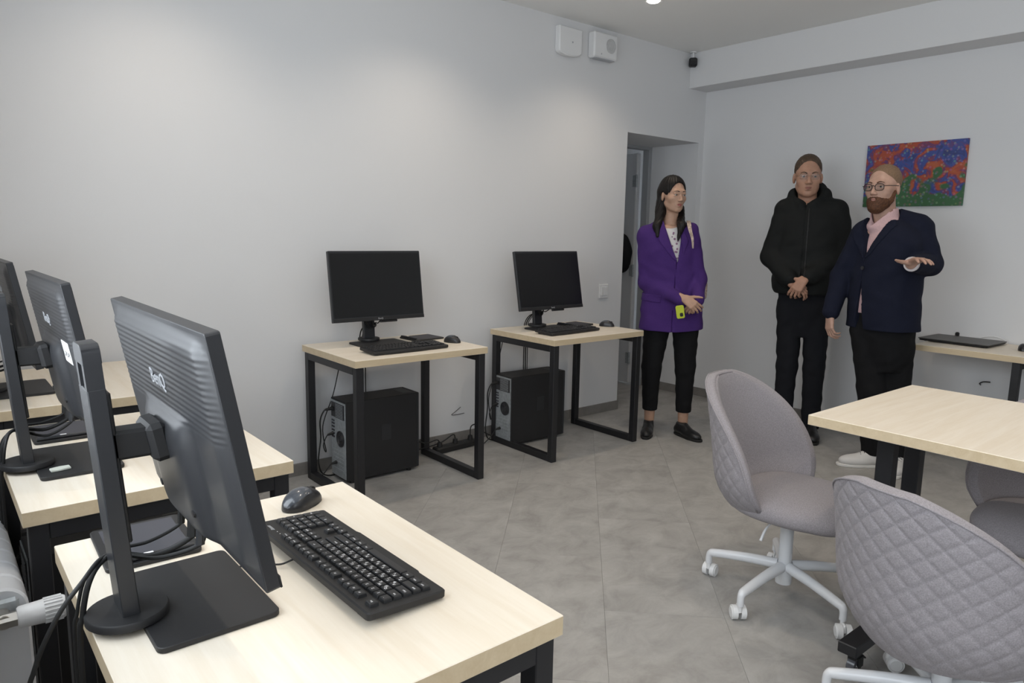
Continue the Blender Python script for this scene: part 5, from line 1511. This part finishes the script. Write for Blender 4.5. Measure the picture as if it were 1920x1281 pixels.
    T_.add(loft([(0.70, -0.026, 0, 0.135, 0.070), (0.86, -0.028, 0, 0.168, 0.108), (1.05, -0.030, 0, 0.165, 0.115)]), 0.03)
    for (hx, kx, ax) in ((-0.112, -0.106, -0.112), (0.055, 0.067, 0.074)):
        T_.add(cap((hx, 0, 0.90), (kx, -0.012, 0.49), 0.090, 0.070), 0.012); T_.add(cap((kx, -0.012, 0.49), (ax, 0.008, 0.06), 0.069, 0.060), 0.02)
    T_.wrinkle(0.0026, 36.0, 1.4); T_.above(0.065).below(1.03)
    T_.mesh('trousers', cloth('charcoal_black_trousers', (0.0105, 0.0110, 0.0140)), t)
    make_shoe(t, 0.080, -0.035, R(6), 1.08, M_SHOE, M_SOLE, M_SHOE)
    make_shoe(t, -0.120, -0.020, R(-12), 1.08, M_SHOE, M_SOLE, M_SHOE)
    return t
make_man_black()

# ---------------------------------------------------------------- bearded man in the navy blazer
def make_man_navy():
    O = (-0.720, -1.930)
    t = thing('person', 'bearded man in dark glasses, navy blazer and white trainers, one hand raised', 'person', (O[0], O[1], 0), frame_of(*O), 'standing people')
    skin = skin_mat('skin_fair', (0.48, 0.30, 0.23)); lipm = mat('pale_lips', (0.38, 0.19, 0.15), 0.5)
    beard = mat('auburn_beard', (0.085, 0.032, 0.012), 0.75, noise=0.45, nscale=110)
    stub = mat('cropped_hair', (0.20, 0.125, 0.075), 0.75, noise=0.2, nscale=150)
    navy = cloth('navy_wool', (0.0085, 0.0105, 0.0230)); pink = cloth('pale_pink_cotton', (0.56, 0.38, 0.39), 0.8, 0.05)
    S = Field(np.arange(-0.44, 0.30, 0.005), np.arange(-0.56, 0.22, 0.005), dense(0.05, 1.84, [(0.74, 0.88, 0.004), (1.19, 1.32, 0.0036), (1.50, 1.84, 0.0034)], 0.011))
    sc = 1.07; yaw = R(-46)
    HM = Matrix.Translation((-0.116, -0.022, 1.672)) @ Matrix.Rotation(R(-27), 4, 'Z') @ Matrix.Rotation(R(2), 4, 'X')
    S.add(loft([(0.85, -0.05, 0, 0.13, 0.10), (1.1, -0.055, 0, 0.14, 0.11), (1.3, -0.055, 0.01, 0.14, 0.10), (1.40, -0.055, 0.015, 0.13, 0.075), (1.46, -0.07, 0.015, 0.075, 0.06)], yaw=yaw), 0.02)
    S.add(cap((-0.088, 0.016, 1.44), (-0.108, 0.002, 1.60), 0.058, 0.061), 0.03)
    add_head(S, HM, sc)
    armR = ((0.090, 0.01, 1.430), (0.158, -0.030, 1.238), (0.060, -0.280, 1.240))
    armL = ((-0.195, 0.0, 1.40), (-0.295, 0.03, 1.15), (-0.338, -0.030, 0.915))
    for (a, b, c) in (armR, armL):
        S.add(cap(a, b, 0.050, 0.042), 0.03); S.add(cap(b, c, 0.042, 0.028), 0.02)
    add_hand(S, (0.058, -0.285, 1.246), (0.42, -0.84, 0.24), (-0.10, 0.25, 0.96), 1, 1.08, (14, 14, 10), 8, (82, -2))
    add_hand(S, (-0.338, -0.033, 0.910), (0.05, -0.10, -1.0), (-0.75, -0.6, 0.0), 1, 1.02, (24, 34, 24), 1.5, (22, 14))
    for (hx, hy, kx, ky, ax, ay) in ((-0.120, 0, -0.070, -0.02, -0.035, 0.0), (0.02, 0.02, 0.048, 0.02, 0.100, 0.0)):
        S.add(cap((hx, hy, 0.85), (kx, ky, 0.48), 0.075, 0.055), 0.008); S.add(cap((kx, ky, 0.48), (ax, ay, 0.08), 0.053, 0.036), 0.02)
    S.mesh('body', skin, t)
    face_parts(t, HM, sc, M_IRIS_D, beard, lipm, (0.0034, -0.001), (mat('dark_spectacle_frame', (0.018, 0.010, 0.008), 0.35), 0.0020, True))
    # cropped hair and full beard
    Hh = Field(np.arange(-0.24, 0.02, 0.004), np.arange(-0.16, 0.14, 0.004), np.arange(1.60, 1.83, 0.004))
    Hh.add(moved(ell((0, 0.022, 0.034), (0.0750, 0.0945, 0.0870)), HM, sc), 0)
    Hh.cut(moved(ell((0, -0.090, 0.005), (0.070, 0.062, 0.085)), HM, sc), 0.012)
    Hh.cut(moved(ell((0, -0.035, -0.080), (0.10, 0.10, 0.080)), HM, sc), 0.012)
    for s in (-1, 1): Hh.cut(moved(ell((s * 0.085, 0.010, -0.018), (0.020, 0.022, 0.034)), HM, sc), 0.005)
    Hh.mesh('hair', stub, t)
    Bd = Field(np.arange(-0.24, 0.00, 0.0036), np.arange(-0.18, 0.08, 0.0036), np.arange(1.48, 1.68, 0.0036))
    Bd.add(moved(ell((0, -0.032, -0.080), (0.060, 0.068, 0.050)), HM, sc), 0)
    Bd.add(moved(ell((0, -0.060, -0.112), (0.040, 0.040, 0.032)), HM, sc), 0.02)
    for s in (-1, 1):
        Bd.add(moved(cap((s * 0.0655, -0.002, -0.030), (s * 0.056, -0.020, -0.070), 0.010, 0.018), HM, sc), 0.015)
        Bd.add(moved(cap((s * 0.006, -0.0925, -0.0555), (s * 0.028, -0.078, -0.068), 0.0058, 0.0070), HM, sc), 0.008)
    Bd.cut(moved(ell((0, -0.100, -0.0685), (0.019, 0.014, 0.0085)), HM, sc), 0.004)
    Bd.cut(moved(ell((0, -0.105, -0.028), (0.050, 0.060, 0.026)), HM, sc), 0.010)
    for s in (-1, 1): Bd.cut(moved(ell((s * 0.046, -0.082, -0.034), (0.026, 0.032, 0.026)), HM, sc), 0.010)
    X, Y, Z = Bd.all(); Bd.F += (0.0013 * np.sin(X * 420 + 2 * np.sin(Z * 90)) * np.sin(Z * 260 + Y * 190)).astype(np.float32)
    Bd.mesh('beard', beard, t)
    # shirt
    rowsJ = [(0.835, -0.050, 0.005, 0.212, 0.170), (0.95, -0.055, 0.0, 0.205, 0.172), (1.10, -0.058, 0.0, 0.200, 0.174), (1.25, -0.056, 0.0, 0.200, 0.165), (1.36, -0.055, 0.0, 0.192, 0.140), (1.43, -0.062, 0.004, 0.158, 0.108), (1.48, -0.078, 0.008, 0.100, 0.084)]
    Sh = Field(np.arange(-0.30, 0.20, 0.006), np.arange(-0.24, 0.18, 0.006), np.arange(0.90, 1.57, 0.007))
    Sh.add(loft(rowsJ, 2.3, yaw, grow=-0.016), 0.02)
    Sh.add(ell((-0.096, -0.006, 1.442), (0.098, 0.078, 0.052)), 0.02)
    Sh.add(cap((-0.086, 0.010, 1.44), (-0.100, 0.002, 1.540), 0.080, 0.074), 0.02)
    cyw, syw = math.cos(yaw), math.sin(yaw)
    X, Y, Z = Sh.all(); fx = cyw * (X + 0.075) + syw * Y; fy = -syw * (X + 0.075) + cyw * Y      # front frame
    Sh.F = np.maximum(Sh.F, -np.maximum(np.maximum(np.abs(fx + 0.012) - 0.75 * (Z - 1.448), fy + 0.02), 1.448 - Z)).astype(np.float32)
    Sh.above(0.94); Sh.keep(Z - 1.548 - 0.16 * fy)
    Sh.cut(cap((-0.100, 0.002, 1.49), (-0.106, 0.0, 1.60), 0.060, 0.068), 0.004)
    so = Sh.mesh('shirt', pink, t)
    # blazer, buttoned once and falling open below
    J = Field(np.arange(-0.42, 0.28, 0.0047), np.arange(-0.37, 0.23, 0.0047), np.arange(0.80, 1.60, 0.005))
    J.add(loft(rowsJ, 2.3, yaw), 0.02)
    J.add(cap(armR[0], armR[1], 0.074, 0.066), 0.03); J.add(cap(armR[1], Vector(armR[1]) + (Vector(armR[2]) - Vector(armR[1])) * 0.84, 0.066, 0.048), 0.02)
    J.add(cap(armL[0], armL[1], 0.072, 0.062), 0.03); J.add(cap(armL[1], Vector(armL[1]) + (Vector(armL[2]) - Vector(armL[1])) * 0.94, 0.062, 0.050), 0.02)
    J.add(cap((-0.020, 0.020, 1.48), (-0.060, 0.055, 1.525), 0.030, 0.026), 0.02); J.add(cap((-0.150, 0.01, 1.475), (-0.150, 0.04, 1.515), 0.024, 0.022), 0.02)
    J.add(cap((-0.045, 0.020, 1.505), (0.085, 0.01, 1.455), 0.050, 0.062), 0.03); J.add(cap((-0.125, 0.010, 1.480), (-0.185, 0.0, 1.415), 0.042, 0.058), 0.03)
    J.wrinkle(0.0024, 28.0, 5.0); J.above(0.848, 0.004)
    full = J.copy()
    X, Y, Z = J.all(); fx = cyw * (X + 0.062) + syw * Y; fy = -syw * (X + 0.062) + cyw * Y
    up = np.maximum(np.maximum(np.abs(fx) - 0.30 * (Z - 1.255), fy + 0.02), 1.255 - Z)
    dn = np.maximum(np.maximum(np.abs(fx) - 0.11 * (1.15 - Z), fy + 0.02), Z - 1.15)
    sm = np.maximum(np.maximum(np.abs(fx) - 0.002, fy + 0.02), np.maximum(np.maximum(Z - 1.26, 1.14 - Z), -(full.F + 0.008)))
    for c_ in (up, dn, sm): J.F = np.maximum(J.F, -c_).astype(np.float32)
    J.cut(cap((-0.090, 0.006, 1.43), (-0.106, 0.0, 1.58), 0.080, 0.088), 0.006)
    jo = J.mesh('blazer', navy, t)
    for s in (-1, 1):
        poly = [(s * 0.002, 1.255), (s * 0.072, 1.49), (s * 0.112, 1.45), (s * 0.098, 1.395), (s * 0.040, 1.282)]
        Lp = full.copy(); Lp.F = np.maximum(np.maximum(full.F - 0.006, -(full.F + 0.004)), np.maximum(poly2(poly, fx, Z), fy + 0.02)).astype(np.float32)
        Lp.mesh('lapel', navy, jo)
    bt = MB()
    bp_ = Vector((-0.062, 0, 0)) + Vector((cyw * 0.014 - syw * -0.178, syw * 0.014 + cyw * -0.178, 1.205))
    bt.cyl(bp_, bp_ + Vector((math.sin(yaw), -math.cos(yaw), 0)) * 0.006, 0.0105, n=16); bt.build('button', M_GREYPL, jo, 40)
    # shirt cuff at the raised hand
    a = Vector(armR[1]) + (Vector(armR[2]) - Vector(armR[1])) * 0.80; b = Vector(armR[1]) + (Vector(armR[2]) - Vector(armR[1])) * 0.99
    MB().cyl(a, b, 0.043, 0.040, n=20).build('shirt_cuff', mat('pale_cuff', (0.60, 0.56, 0.56), 0.8), t, 40)
    # trousers
    T_ = Field(np.arange(-0.30, 0.24, 0.006), np.arange(-0.20, 0.20, 0.006), np.arange(0.03, 0.98, 0.009))
    T_.add(loft([(0.60, -0.040, 0, 0.130, 0.090), (0.78, -0.048, 0, 0.168, 0.135), (0.96, -0.055, 0, 0.165, 0.145)], yaw=yaw), 0.03)
    for (hx, hy, kx, ky, ax, ay) in ((-0.120, 0, -0.070, -0.02, -0.035, 0.005), (0.02, 0.02, 0.046, 0.02, 0.098, 0.0)):
        T_.add(cap((hx, hy, 0.84), (kx, ky, 0.48), 0.108, 0.086), 0.012); T_.add(cap((kx, ky, 0.48), (ax, ay, 0.06), 0.085, 0.064), 0.02)
    T_.wrinkle(0.0030, 33.0, 0.6); T_.above(0.075).below(0.955)
    T_.mesh('trousers', M_BLACKCLOTH, t)
    wl_ = mat('white_leather', (0.62, 0.61, 0.60), 0.5); ws = mat('white_sole', (0.68, 0.67, 0.65), 0.6)
    make_shoe(t, -0.050, -0.02, R(-66), 1.08, wl_, ws, M_INK)
    make_shoe(t, 0.108, -0.03, R(-10), 1.06, wl_, ws, M_INK)
    return t
make_man_navy()

# black backpack hanging on the open door behind the woman
bk = thing('backpack', 'black backpack hanging on the open door behind the woman', 'bag', (-0.165, 0.70, 0), R(92))
S = Field(np.arange(-0.2, 0.2, 0.009), np.arange(-0.14, 0.14, 0.009), np.arange(0.98, 1.52, 0.009))
S.add(ell((0, 0.035, 1.20), (0.125, 0.075, 0.185)), 0.02); S.add(ell((0, -0.015, 1.12), (0.10, 0.055, 0.10)), 0.03); S.wrinkle(0.003, 24, 1)
S.mesh('pack', cloth('black_nylon', (0.010, 0.010, 0.011), 0.6), bk)
hk = MB(); hk.tube([(-0.03, 0.03, 1.36), (-0.02, 0.055, 1.44), (0, 0.062, 1.47), (0.02, 0.055, 1.44), (0.03, 0.03, 1.36)], 0.008, 8, 6); hk.build('loop', M_RUBBER, bk, 60)
